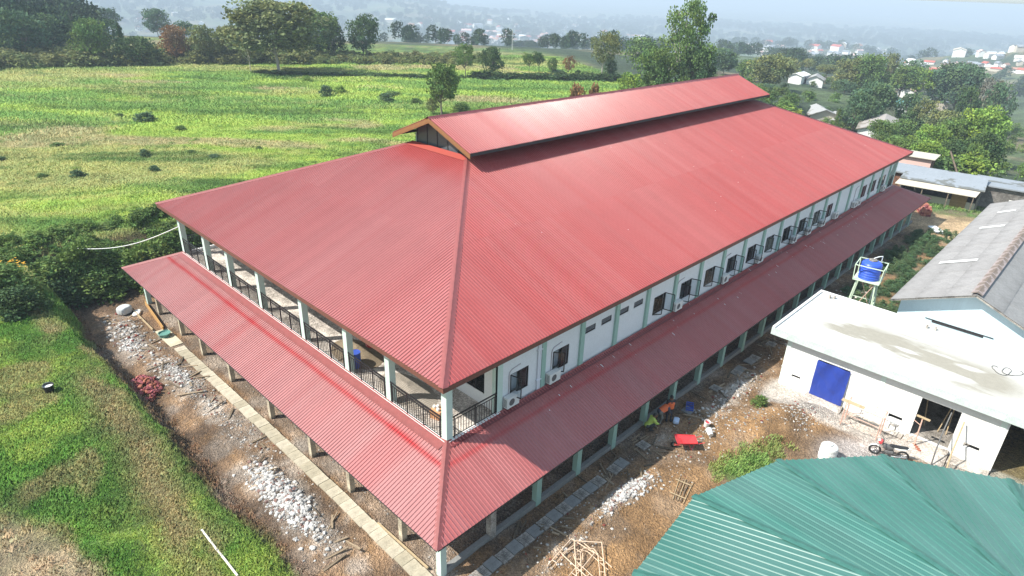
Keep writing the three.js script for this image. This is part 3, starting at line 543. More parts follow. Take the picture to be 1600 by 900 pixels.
  for (const w of ops) {
    const win = part('window', hall), q = new MB();
    frameBox(q, w.a + 0.002, w.b - 0.002, w.lo + 0.002, w.hi - 0.002, 1.03);
    if (w.type === 'casement') {
      const mid = (w.a + w.b) / 2; q.box(mid - 0.025, mid + 0.025, w.lo + 0.05, w.hi - 0.05, 1.03, 1.09); q.build('frame', M.frame, win);
      const wd = (w.b - w.a) / 2 - 0.04, op = hash(w.k, 61);
      sash(win, w.a + 0.03, 1, w.lo + 0.04, w.hi - 0.04, wd, w.k === 13 ? 0.02 : 0.5 + 0.9 * op, 1.02);
      sash(win, w.b - 0.03, -1, w.lo + 0.04, w.hi - 0.04, wd, w.k === 13 || w.k < 2 ? 0.03 : 1.5 + 0.75 * hash(w.k, 9), 1.02);
      const cur = new MB(); cur.box(w.a + 0.1, w.b - 0.1 - 0.5 * hash(w.k, 4), w.lo - 0.2, w.hi - 0.05, 1.5, 1.52); cur.build('curtain', hash(w.k, 2) > 0.4 ? M.cloth : M.woodGrey, win);
    } else if (w.type === 'vent') {
      q.box(w.a + 0.05, w.b - 0.05, w.lo + 0.05, w.hi - 0.05, 1.10, 1.11); q.build('frame', M.frame, win);
      for (let k = 0; k < 4; k++) { const h = lerp(w.lo + 0.07, w.hi - 0.07, (k + 0.5) / 4); const p = new MB(); p.beam([w.a + 0.05, h, 1.05], [w.b - 0.05, h, 1.05], 0.012, 0.06, [0, 0.8, -0.6]); p.build('slat', M.louvre, win); }
    } else {
      for (const r of [1 / 3, 2 / 3]) q.box(lerp(w.a, w.b, r) - 0.03, lerp(w.a, w.b, r) + 0.03, w.lo + 0.05, w.hi - 0.05, 1.03, 1.09);
      q.build('frame', std(0.10, 0.03, 0.028, 0.5), win);
      for (let k = 0; k < 3; k++) { const p = new MB(); const a = lerp(w.a, w.b, k / 3) + 0.04, b = lerp(w.a, w.b, (k + 1) / 3) - 0.04; p.quad([a, w.lo + 0.05, 1.06], [b, w.lo + 0.05, 1.06], [b, w.hi - 0.05, 1.06], [a, w.hi - 0.05, 1.06]); p.build('pane', M.glass, win); }
    }
  }
  for (const [a, b, lo, hi] of eo) {
    const win = part('window', hall), q = new MB(), m = (a + b) / 2;
    for (const [x, y, e, f2] of [[a, b, lo, lo + 0.05], [a, b, hi - 0.05, hi], [a, a + 0.05, lo + 0.05, hi - 0.05], [b - 0.05, b, lo + 0.05, hi - 0.05], [m - 0.025, m + 0.025, lo + 0.05, hi - 0.05]]) q.box(4.08, 4.14, e, f2, x, y);
    q.build('frame', M.frame, win);
    const s2 = new MB(); const P = (x, h) => [4.06 - x * 0.8, h, b - 0.02 + x * 0.45]; s2.beam(P(0, lo + 0.04), P(0.6, lo + 0.04), 0.035, 0.045); s2.beam(P(0, hi - 0.04), P(0.6, hi - 0.04), 0.035, 0.045); s2.beam(P(0.6, lo + 0.04), P(0.6, hi - 0.04), 0.035, 0.045); s2.build('sash', M.frame, win);
  }
  // railings of the gallery, one per bay
  const bal = new THREE.BoxGeometry(0.022, 0.86, 0.022), rpost = new THREE.BoxGeometry(0.045, 1.12, 0.045);
  const railing = (p, q) => {
    const r = part('railing', hall), m = new MB(), len = Math.hypot(q[0] - p[0], q[1] - p[1]), n = Math.round(len / 0.16);
    m.beam([p[0], 5.30, p[1]], [q[0], 5.30, q[1]], 0.05, 0.045); m.beam([p[0], 5.14, p[1]], [q[0], 5.14, q[1]], 0.03, 0.03); m.beam([p[0], 4.27, p[1]], [q[0], 4.27, q[1]], 0.03, 0.03); m.build('rail', M.black, r);
    for (let k = 1; k < n; k++) { const x = lerp(p[0], q[0], k / n), y = lerp(p[1], q[1], k / n); mesh('baluster', bal, M.black, r).position.set(x, 4.70, -y); }
    const np = Math.max(2, Math.round(len / 1.2));
    for (let k = 0; k <= np; k++) { const t = (k * (len - 0.16) / np + 0.08) / len; mesh('rail_post', rpost, M.black, r).position.set(lerp(p[0], q[0], t), 4.76, -lerp(p[1], q[1], t)); }
  };
  for (let k = 0; k + 1 < VG.length; k++) railing([0.89, VG[k] + 0.25], [0.89, VG[k + 1] - 0.11]);
  railing([1.24, 0.90], [UG[0] - 0.16, 0.90]); railing([61.1, 0.90], [L - 1.24, 0.90]); railing([1.24, W - 0.90], [3.9, W - 0.90]);
  { const lt = new MB(); reseed(91); for (let k = 0; k < 80; k++) { const near = k < 55, u = near ? rr(6, 58) : rr(4, 60), v = near ? rr(-0.6, 0.7) : rr(1, 12) , h = near ? hL + (v + d) * rise / rd + 0.04 : hE + v * f + 0.045, l = near ? rr(0.05, 0.22) : rr(0.03, 0.05); if (!near && (u < v + 1 || u > L - v - 1)) continue; lt.quad([u, h, v], [u + 0.035, h, v], [u + 0.035, h + l * f, v + l], [u, h + l * f, v + l]); } tag(lt.build('roof_litter', M.plasticWhite, hall), null, null, null, 'stuff'); }
  // two white downpipes by the second pilaster, floodlight stub at the corner
  for (const u of [UG[1] - 0.34, UG[1] - 0.22]) new MB().tube([u, 3.85, 0.93], [u, 7.5, 0.93], 0.045, 8).build('downpipe', M.pvc, hall);
  for (const h of [4.7, 6.4]) new MB().box(UG[1] - 0.45, UG[1] - 0.12, h, h + 0.05, 0.87, 0.995).build('pipe_bracket', M.pvc, hall);
}

// air conditioners along the long wall
{
  const AC = [[4.75, 1, 'first'], [7.75, 1, 'second'], [19.45, 1, 'third'], [25.5, 1, 'fourth'], [30.9, 0, 'fifth'], [37.0, 1, 'sixth'], [39.9, 1, 'seventh'], [43.0, 0, 'eighth'], [46.1, 0, 'ninth'], [51.0, 1, 'tenth'], [52.0, 0, 'eleventh'], [59.4, 0, 'last']];
  let proto;
  AC.forEach(([u, pipe, word], i) => {
    const label = i === 11 ? 'white air conditioner under the triple window nearest the far balcony' : `white air conditioner on the long wall, ${word} counted from the near corner`;
    const o = thing('air_conditioner', label, 'air conditioner', [u, 4.28, 0.79], 0, 'air conditioners along the long wall');
    if (!proto) {
      proto = new THREE.Group();
      new MB().box(-0.40, 0.40, 0, 0.56, -0.14, 0.14).build('casing', M.ac, proto);
      const gr = new MB().lathe([[0.19, 0], [0.19, 0.012], [0.235, 0.012], [0.235, 0]], [0, 0, 0], 18).build('fan_grille', M.ac, proto); gr.rotation.x = Math.PI / 2; gr.position.set(-0.1, 0.29, 0.142);
      const fn = new MB().lathe([[0, 0.004], [0.19, 0.004]], [0, 0, 0], 18).build('fan', M.acDark, proto); fn.rotation.x = Math.PI / 2; fn.position.set(-0.1, 0.29, 0.14);
      for (const x of [-0.28, 0.28]) new MB().box(x - 0.02, x + 0.02, -0.06, 0, -0.14, 0.20).build('bracket', M.acDark, proto);
      const s = new MB(); for (let k = 0; k < 6; k++) s.box(-0.404, -0.40, 0.08 + k * 0.07, 0.11 + k * 0.07, -0.10, 0.10); s.build('side_louvre', M.acDark, proto);
    }
    for (const c of proto.children) o.add(c.clone());
    if (pipe) new MB().path([[0.0, 0.5, 0.185], [0.0, 1.55, 0.185], [0.05, 1.72, 0.185], [0.16, 1.80, 0.185], [0.75, 1.88, 0.185]], 0.025, 6).build('line_pipe', M.pipe, o);
  });
}

// ───────────────────────── flat-roofed white building ─────────────────────────
{
  const t = thing('flat_roofed_building', 'low white building with a flat concrete roof, mint trim and wide door openings', 'building');
  const uw = 23.12, v0 = -16.32, v1 = -5.0, top = 3.42, holes = [[-15.56, -14.85, 0.84, 1.10], [-14.30, -12.44, 0.26, 2.70], [-11.9, -11.2, 0.76, 1.02], [-8.74, -6.94, 0.26, 2.62], [-6.2, -5.66, 0.78, 0.98]];
  const q = new MB(); let x = v0;
  for (const [a, b, lo, hi] of holes) { q.box(uw, uw + 0.18, -0.2, top, x, a); q.box(uw, uw + 0.18, -0.2, lo, a, b); q.box(uw, uw + 0.18, hi, top, a, b); x = b; }
  q.box(uw, uw + 0.18, -0.2, top, x, v1); q.build('front_wall', M.white, t);
  new MB().box(uw + 0.18, 30, -0.2, top, v1 - 0.18, v1).build('side_wall', M.white, t);
  new MB().box(29.82, 30, -0.2, top, -24, v1 - 0.18).build('back_wall', M.white, t);
  new MB().box(uw + 0.18, 29.82, -0.2, top, v0, v0 + 0.18).build('side_wall', M.white, t);
  new MB().box(uw + 0.18, 29.82, 0.1, 0.25, v0 + 0.18, v1 - 0.18).build('floor', M.concrete, t);
  new MB().box(24.6, 29.82, -0.2, top, -24, -18.2).build('end_room', M.white, t);
  for (const v of [-5.12, -10.45, -16.1]) new MB().box(uw - 0.03, uw - 0.002, 0, top - 0.002, v - 0.13, v + 0.13).build('pilaster', std(0.70, 0.80, 0.75, 0.8), t);
  const tr = [[uw - 0.05, 0.05]];
  new MB().box(22.62, 30.35, top, 3.80, -24, -4.05).build('roof_slab', M.flat, t);
  for (const [a, b, c, d] of [[22.62, 30.35, -4.20, -4.05], [30.2, 30.35, -24, -4.2]]) new MB().box(a, b, 3.803, 3.90, c, d).build('roof_lip', M.white, t);
  new MB().box(22.6, 22.618, 3.36, 3.82, -24, -4.03).build('slab_edge', std(0.70, 0.80, 0.77, 0.8, { map: rep(T_fine, 2.2) }), t);
  for (const [u, v] of [[29.6, -4.9], [29.75, -5.15], [29.8, -10.7], [29.9, -11.15]]) new MB().box(u - 0.09, u + 0.09, 3.803, 4.02, v - 0.05, v + 0.05).build('rebar_stub', M.concrete, t);
  for (const v of [-11.0, -14.9]) new MB().box(uw - 0.006, uw - 0.001, 2.35, 2.75, v - 0.45, v + 0.45).build('plaster_patch', std(0.62, 0.60, 0.58, 0.9), t);
  const ramp = (a, b, k) => { const m = new MB(); m.quad([uw - 0.02, 0.25, a], [uw - k, 0.03, a - 0.1], [uw - k, 0.03, b + 0.1], [uw - 0.02, 0.25, b]); m.quad([uw - 0.02, 0.25, b], [uw - k, 0.03, b + 0.1], [uw - k, -0.2, b + 0.1], [uw - 0.02, -0.2, b]); m.quad([uw - 0.02, 0.25, a], [uw - k, 0.03, a - 0.1], [uw - k, -0.2, a - 0.1], [uw - 0.02, -0.2, a]); m.build('ramp', M.slabPale ??= std(0.72, 0.66, 0.60, 0.95, { map: rep(T_soil, 4.1) }), t); };
  ramp(-8.9, -6.8, 1.5); ramp(-14.4, -12.3, 1.7);
  new MB().box(uw - 0.55, uw - 0.002, -0.1, 0.12, -12.2, -9.0).build('apron_step', M.slabPale, t); new MB().box(uw - 0.9, uw - 0.002, -0.1, 0.10, -16.3, -14.5).build('apron_step', M.slabPale, t);
  for (const [v, k] of [[-12.8, 0.4], [-13.5, -0.3], [-13.9, 0.1]]) new MB().beam([24.6, 0.25, v], [24.9, 2.7, v + k], 0.05, 0.05).build('prop', M.woodPale, t);

  const tp = thing('tarpaulin', 'blue plastic tarpaulin hung over the left doorway of the flat-roofed building', 'tarpaulin', [uw - 0.03, 0.26, -8.78]);
  const m = new MB(), n = 22, Z = (i, j) => { const a = i / n, b = j / n; return [-0.03 - 0.10 * fbm(a * 5, b * 3 + 2, 3) - 0.05 * Math.sin(a * 11 + b * 6) * b - 0.03 * Math.abs(Math.sin(a * 5 - b * 7)), b * 2.36, a * 1.86]; };
  for (let i = 0; i < n; i++) for (let j = 0; j < n; j++) m.quad(Z(i, j), Z(i + 1, j), Z(i + 1, j + 1), Z(i, j + 1));
  m.build('sheet', M.tarp, tp);
  const hose = new MB(); let pr; for (let k = 0; k <= 40; k++) { const a = k / 40 * 12.2, r = 0.42 + 0.1 * Math.sin(k * 0.7); const p = [27.1 + r * Math.cos(a) + k * 0.012, 3.83 + (k % 2) * 0.004, -14.8 + r * 0.8 * Math.sin(a) - k * 0.02]; if (pr) hose.tube(pr, p, 0.013, 5); pr = p; }
  tag(hose.build('coiled_hose', M.rubber), 'black hose coiled loosely on the flat concrete roof', 'hose');
}

// ───────────────────────── warehouse with the grey sheet roof ─────────────────────────
{
  const t = thing('warehouse', 'pale blue gabled warehouse with a weathered grey sheet roof behind the flat roof', 'warehouse');
  const u0 = 30.95, u1 = 62, ve = -8.15, vm = -12.4, vo = -16.65, hE = 4.5, hR = 6.3, sl = Math.hypot(vm - ve, hR - hE), cc = (ve - vm) / sl, ss = (hR - hE) / sl;
  const wall = new MB(); const gv = [ve - 0.45, vo + 0.45];
  const us = u0 + 0.75; wall.quad([us, -0.3, gv[0]], [us, -0.3, gv[1]], [us, hE + 0.1, gv[1]], [us, hE + 0.1, gv[0]]); wall.tri([us, hE + 0.1, gv[0]], [us, hE + 0.1, gv[1]], [us, hR - 0.06, vm]); wall.build('gable_wall', M.paleBlue, t);
  new MB().box(us + 0.01, u1 - 0.5, -0.3, hE + 0.1, gv[0] - 0.15, gv[0] - 0.01).build('side_wall', M.paleBlue, t);
  new MB().box(us + 0.01, u1 - 0.5, -0.3, hE + 0.1, gv[1], gv[1] + 0.15).build('side_wall', M.paleBlue, t);
  new MB().box(u1 - 0.6, u1 - 0.5, -0.3, hE + 0.1, gv[1] + 0.15, gv[0] - 0.15).build('end_wall', M.paleBlue, t);
  new MB().box(us - 0.03, us - 0.002, 3.5, 3.66, -13.4, -10.6).build('vent_slot', M.dark, t);
  new MB().box(us - 0.06, us - 0.031, 3.66, 3.7, -13.9, -10.2).build('vent_hood', M.dark, t);
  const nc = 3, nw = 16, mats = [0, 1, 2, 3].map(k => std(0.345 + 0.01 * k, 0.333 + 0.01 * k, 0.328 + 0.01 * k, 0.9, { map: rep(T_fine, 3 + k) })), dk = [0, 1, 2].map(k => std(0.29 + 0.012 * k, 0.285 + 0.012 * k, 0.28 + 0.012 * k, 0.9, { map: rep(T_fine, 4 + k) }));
  for (const side of [0, 1]) for (let i = 0; i < nw; i++) for (let j = 0; j < nc; j++) {
    const a = lerp(u0, u1, i / nw) - 0.05, b = lerp(u0, u1, (i + 1) / nw), t0 = sl * j / nc - (j ? 0.12 : 0), t1 = sl * (j + 1) / nc, l = 0.012 * (i % 2) + 0.008 * j + 0.01 * hash(i * 3 + j, side);
    const P = (u, d, n) => side ? [u, hE + ss * d + cc * n, vo + cc * d - ss * n] : [u, hE + ss * d + cc * n, ve - cc * d + ss * n];
    const m = new MB(); m.quad(P(a, t0, l + 0.02), P(b, t0, l + 0.02), P(b, t1, l + 0.005), P(a, t1, l + 0.005)); m.quad(P(a, t0, l), P(b, t0, l), P(b, t0, l + 0.02), P(a, t0, l + 0.02)); m.quad(P(a, t0, l), P(a, t0, l + 0.02), P(a, t1, l + 0.005), P(a, t1, l - 0.01));
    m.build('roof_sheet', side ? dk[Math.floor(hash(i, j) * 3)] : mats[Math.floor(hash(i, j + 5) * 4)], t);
  }
  for (const [u, a, b] of [[39.2, 0.8, 3.1], [50.3, 1.2, 2.9], [56.5, 1.4, 2.7]]) { const m = new MB(), P = (x, d) => [x, hE + ss * d + 0.075, ve - cc * d + 0.02]; m.quad(P(u, a), P(u + 0.6, a), P(u + 0.6, b), P(u, b)); m.build('skylight_sheet', M.plasticWhite, t); }
  const rc = new MB(); for (const s of [-1, 1]) rc.quad([u0 - 0.03, hR + 0.17, vm], [u1, hR + 0.17, vm], [u1, hR + 0.05, vm + s * 0.3], [u0 - 0.03, hR + 0.05, vm + s * 0.3]); rc.build('ridge_cap', std(0.36, 0.30, 0.29, 0.9, { map: rep(T_stain, 2) }), t);
  for (const s of [0, 1]) { const m = new MB(), e = s ? vo : ve; m.beam([u0 + 0.05, hE - 0.08, e], [u0 + 0.05, hR - 0.08, vm], 0.05, 0.12); m.build('verge_board', M.concrete, t); }
}

// ───────────────────────── round pavilion with the green roof ─────────────────────────
{
  const N = 16, R = 13.07, cu = 5.69, cv = -20.79, th = 1.86, H = 3.0, ap = 3.02;
  const t = thing('green_roofed_pavilion', 'round pavilion with a many-sided green corrugated roof', 'pavilion', [cu, 0, cv]);
  const corner = k => [R * Math.cos(th - 2 * Math.PI / N * k), R * Math.sin(th - 2 * Math.PI / N * k)];
  for (let k = 0; k < N; k++) {
    const a = corner(k + 1), b = corner(k), len = Math.hypot(b[0] - a[0], b[1] - a[1]), A = [(b[0] - a[0]) / len, 0, (b[1] - a[1]) / len], mx = (a[0] + b[0]) / 2, mz = (a[1] + b[1]) / 2, ip = Math.hypot(mx, mz), run = Math.hypot(ip, ap);
    const Bv = [-mx / ip * ip / run, ap / run, -mz / ip * ip / run], Nn = [mx / ip * ap / run, ip / run, mz / ip * ap / run];
    const m = new MB();
    corrugated(m, [a[0], H, a[1]], A, Bv, Nn, len, S => Math.min(S, len - S) * run / (len / 2), { pitch: 0.30, rib: 0.035, prof: [[0, 0], [0.52, 0], [0.60, 0.75], [0.68, 1], [0.78, 1], [0.86, 0.75], [0.94, 0]], splits: range(1.2, 13, 1.2), sheet: 1.2, sag: 0.01, first: k * 7,
      col: (S, q) => { const f = fbm(S * 1.3 + k * 9, q * 0.3, 3), w = 0.9 + 0.2 * hash(Math.floor(S / 1.2) + k * 5, 4) ; const c = mixc([0.040, 0.155, 0.126], [0.078, 0.188, 0.164], clamp(0.5 + 1.6 * (f - 0.5))); return c.map(x => x * w); } });
    m.build('roof_facet', M.green, t);
    const c = new MB(), P = (p, s, n) => { const e = corner(k), l = Math.hypot(...e), tx = -e[1] / l, ty = e[0] / l; return [e[0] * (1 - p) + tx * s, H + ap * p + n, e[1] * (1 - p) + ty * s]; };
    for (const s of [-1, 1]) c.quad(P(-0.004, 0, 0.085), P(0.97, 0, 0.085), P(0.97, s * 0.17, 0.045), P(-0.004, s * 0.17, 0.045));
    c.build('hip_cap', M.greenCap, t);
    const e = corner(k); new MB().tube([e[0] * 0.95, -0.3, e[1] * 0.95], [e[0] * 0.95, H + 0.05, e[1] * 0.95], 0.09, 8).build('post', M.steel, t);
  }
}

// ───────────────────────── water tower ─────────────────────────
{
  const t = thing('water_tower', 'pale green steel tower with a railed platform holding a blue water tank', 'water tower', [32.6, 0, -6.15], 0.12);
  const hp = 4.75, w = 0.72, b = 1.0, L4 = [[-1, -1], [1, -1], [1, 1], [-1, 1]];
  for (const [x, z] of L4) new MB().beam([x * b, -0.1, z * b], [x * w * 0.8, hp, z * w * 0.8], 0.08, 0.08).build('leg', M.steel, t);
  for (const h of [1.4, 3.0]) for (let k = 0; k < 4; k++) { const r = lerp(b, w * 0.8, h / hp), p = L4[k], q = L4[(k + 1) % 4]; new MB().beam([p[0] * r, h, p[1] * r], [q[0] * r, h, q[1] * r], 0.05, 0.05).build('cross_bar', M.steel, t); }
  for (let k = 0; k < 4; k++) { const p = L4[k], q = L4[(k + 1) % 4], r0 = lerp(b, w * 0.8, 1.4 / hp), r1 = w * 0.8; new MB().beam([p[0] * r0, 1.4, p[1] * r0], [q[0] * r1, hp, q[1] * r1], 0.04, 0.04).build('brace', k % 2 ? M.salmon : M.steel, t); }
  new MB().box(-w - 0.1, w + 0.1, hp, hp + 0.06, -w - 0.1, w + 0.1).build('platform', M.steel, t);
  for (let k = 0; k < 4; k++) { const e = w + 0.08, p = L4[k], q = L4[(k + 1) % 4]; new MB().beam([p[0] * e, hp + 0.06, p[1] * e], [p[0] * e * 1.08, hp + 1.1, p[1] * e * 1.08], 0.05, 0.05).build('rail_post', M.steel, t); new MB().beam([p[0] * e * 1.08, hp + 1.1, p[1] * e * 1.08], [q[0] * e * 1.08, hp + 1.1, q[1] * e * 1.08], 0.05, 0.05).build('rail', M.steel, t); }
  const k = thing('water_tank', 'blue ribbed plastic water tank with a dark lid on the steel tower', 'water tank', [32.6, hp + 0.062, -6.15]);
  const pr = [[0.62, 0]]; for (let i = 0; i <= 24; i++) { const h = i / 24; pr.push([0.64 + 0.018 * Math.cos(h * 6 * 6.283), 0.02 + h * 1.02]); } pr.push([0.6, 1.14], [0.46, 1.24], [0.26, 1.28]);
  new MB().lathe(pr, [0, 0, 0], 28).build('shell', M.tank, k); new MB().lathe([[0.26, 1.28], [0.26, 1.36], [0.2, 1.39], [0, 1.39]], [0, 0, 0], 18).build('lid', M.concrete, k);
  new MB().path([[0.70, -4.6, -0.35], [0.70, 1.5, -0.35], [0.5, 1.5, -0.2], [0.1, 1.42, 0]], 0.035, 6).build('riser_pipe', M.plasticWhite, k);
}

// ───────────────────────── drain covers, debris and yard objects ─────────────────────────
{
  const dr = new THREE.Group(); dr.name = 'drain_cover_path'; scene.add(dr); tag(dr, 'row of pale concrete drain covers along the open side of the yard', null, null, 'structure');
  const G = [0, 1, 2].map(k => { const m = new MB(); m.box(-0.31, 0.31, 0, 0.08, -0.295, 0.295); return m.geometry(); });
  const mats = [0, 1, 2, 3].map(k => { const m = M.slab.clone(); m.color.setRGB(0.56 + 0.06 * k, 0.50 + 0.055 * k, 0.37 + 0.05 * k); return m; });
  reseed(21);
  for (let k = 0; k < 43; k++) {
    const v = -1.6 + k * 0.605, u = -2.13 - (v > 8 ? 0.012 * (v - 8) : 0) + rr(-0.02, 0.02), m = mesh('cover_slab', G[k % 3], mats[Math.floor(rnd() * 4)], dr);
    m.position.set(u, 0.02 + rr(0, 0.03), -v); m.rotation.set(rr(-0.02, 0.02), rr(-0.03, 0.03), rr(-0.025, 0.025));
  }
  new MB().beam([-1.72, 0.12, -0.9], [-1.78, 0.12, 2.6], 0.07, 0.08).build('edge_batten', M.woodPale, dr);
  const d2 = new THREE.Group(); d2.name = 'drain_cover_path_001'; scene.add(d2); tag(d2, 'row of grey concrete drain covers in the shade of the long roof', null, null, 'structure');
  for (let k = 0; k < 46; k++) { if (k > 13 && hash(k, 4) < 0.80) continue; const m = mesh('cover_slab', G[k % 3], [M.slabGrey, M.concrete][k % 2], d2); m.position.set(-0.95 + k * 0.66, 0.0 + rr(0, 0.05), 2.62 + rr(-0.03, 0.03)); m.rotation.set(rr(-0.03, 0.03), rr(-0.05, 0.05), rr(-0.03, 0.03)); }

  // loose stones
  const sg = [0, 1, 2].map(k => { const g = new THREE.IcosahedronGeometry(0.5, k === 2 ? 1 : 0), p = g.attributes.position; for (let i = 0; i < p.count; i++) { const x = p.getX(i), y = p.getY(i), z = p.getZ(i), s = 0.75 + 0.5 * vnoise(x * 4 + k * 9, y * 4 + z * 4); p.setXYZ(i, x * s, y * s * 0.7, z * s); } g.computeVertexNormals(); return g; });
  const scatter = (name, label, list, g) => {
    const o = new THREE.InstancedMesh(g, M.stone, list.length), m = new THREE.Matrix4(), q = new THREE.Quaternion(), e = new THREE.Euler(), c = new THREE.Color();
    list.forEach(([u, v, s, col], i) => { e.set(rr(-0.4, 0.4), rr(0, 6.28), rr(-0.4, 0.4)); q.setFromEuler(e); const y = terrain(u, v) + s * 0.12; m.compose(new THREE.Vector3(u, y, -v), q, new THREE.Vector3(s * rr(0.8, 1.4), s * rr(0.6, 1), s)); o.setMatrixAt(i, m); o.setColorAt(i, c.setRGB(...col)); });
    o.name = numbered(name); o.castShadow = o.receiveShadow = true; scene.add(o); tag(o, label, null, null, 'stuff'); return o;
  };
  const tone = () => { const k = rr(0.16, 0.56); return rnd() < 0.10 ? [0.30 * k + 0.08, 0.14 * k, 0.10 * k] : [k, k * 0.93, k * 0.85]; };
  const gauss = () => (rnd() + rnd() + rnd() - 1.5) * 1.15;
  const L1 = [], L2 = [], L3 = [], lime = () => { const k = rr(0.26, 0.62); return rnd() < 0.12 ? [0.2, 0.12, 0.1] : [k, k * 0.96, k * 0.91]; };
  const heap = (L, u, v, a, b, t, n, s0, s1, tint = tone) => { for (let k = 0; k < n * 1.7; k++) { const x = gauss() * a, y = gauss() * b; L.push([u + x * Math.cos(t) - y * Math.sin(t), v + x * Math.sin(t) + y * Math.cos(t), s0 + (s1 - s0) * Math.pow(rnd(), 5) * 0.8, tint()]); } };
  reseed(5);
  heap(L1, -4.1, 6.6, 0.65, 2.7, 0, 1500, 0.04, 0.34, lime); heap(L1, -4.5, 26.8, 0.5, 1.4, 0, 260, 0.04, 0.3, lime); heap(L1, -3.6, 20.8, 0.5, 1.6, 0, 260, 0.04, 0.26, lime); heap(L1, -3.7, 20.5, 0.9, 3.4, 0, 420, 0.04, 0.28); heap(L1, -4.2, 28, 0.9, 3, 0, 380, 0.05, 0.35); heap(L1, -3.2, 13.5, 0.9, 4, 0, 360, 0.03, 0.22); heap(L1, -2.9, 16, 1.3, 14, 0, 500, 0.02, 0.12);
  heap(L2, 7.9, -4.1, 1.7, 0.42, -0.06, 700, 0.03, 0.26, lime); heap(L2, 3.2, -4.2, 2.4, 0.7, 0, 160, 0.03, 0.22); heap(L2, 13, -4.6, 5, 1.1, 0, 260, 0.02, 0.20); heap(L2, 17.5, -5.6, 3.2, 1.6, -0.4, 330, 0.02, 0.22); heap(L2, 20.5, -7.6, 1.5, 0.9, 0, 400, 0.03, 0.18); heap(L2, 19.5, -3.7, 3, 0.6, 0, 500, 0.03, 0.26); heap(L2, 8, -2.9, 8, 0.5, 0, 260, 0.02, 0.16); heap(L2, 35, -3.6, 10, 0.9, 0, 500, 0.05, 0.3);
  heap(L3, -0.6, 8, 0.7, 8, 0, 260, 0.03, 0.14); heap(L3, 1.5, 0, 2, 0.8, 0, 120, 0.03, 0.14); heap(L3, 22, -9.5, 0.7, 2.8, 0, 120, 0.02, 0.1);
  scatter('rubble', 'white lime rubble and broken brick strewn along the foot of the grass bank', L1.filter(p => p[0] > toe(p[1]) - 0.3 && p[0] < -2.5), sg[0]);
  scatter('rubble', 'pale stones and broken plaster strewn beside the shaded long side', L2.filter(p => p[1] < -1.75 && p[0] < 60), sg[1]);
  scatter('rubble', 'small stones on the ground under the eaves', L3, sg[2]);

  // scrap wood and offcuts
  { const g = new THREE.BoxGeometry(1, 0.05, 0.09), n = 120, o = new THREE.InstancedMesh(g, M.woodGrey.clone(), n), m = new THREE.Matrix4(), q = new THREE.Quaternion(), e = new THREE.Euler(), c = new THREE.Color(); o.material.color.set(0xffffff); for (let k = 0; k < n; k++) { const near = k < 85, u = near ? rr(2, 30) : rr(-4.4, -2.6), v = near ? -1.9 - Math.pow(rnd(), 1.5) * 2.4 : rr(2, 32), t = rr(0.2, 0.75); e.set(rr(-0.08, 0.08), rr(0, 6.28), rr(-0.12, 0.12)); q.setFromEuler(e); m.compose(new THREE.Vector3(u, terrain(u, v) + 0.04, -v), q, new THREE.Vector3(rr(0.25, 1.5), 1, rr(0.4, 1.3))); o.setMatrixAt(k, m); o.setColorAt(k, c.setRGB(t * 0.8, t * 0.62, t * 0.42)); } o.name = 'scrap_wood'; o.castShadow = o.receiveShadow = true; scene.add(o); tag(o, 'scraps of wood strewn along the edges of the building', null, null, 'stuff'); }
  // dark red pile of broken brick at the foot of the bank
  const bp = thing('brick_pile', 'pile of dark red broken bricks at the foot of the grass bank', 'brick pile', [-5.55, terrain(-5.3, 20.6), 20.6]);
  for (let k = 0; k < 90; k++) { const a = rr(0, 6.28), r = Math.sqrt(rnd()), m = mesh('brick', sg[k % 3], [M.brickDark, M.brick, M.brickRose ??= std(0.34, 0.10, 0.11, 0.9)][k % 3], bp); const x = r * 0.75 * Math.cos(a), z = r * 1.5 * Math.sin(a); m.position.set(x + 0.1, 0.05 + 0.42 * (1 - r) + rr(0, 0.05), z); const s = rr(0.18, 0.38); m.scale.set(s * 1.4, s * 0.9, s); m.rotation.set(rr(0, 3), rr(0, 3), rr(0, 3)); }
}
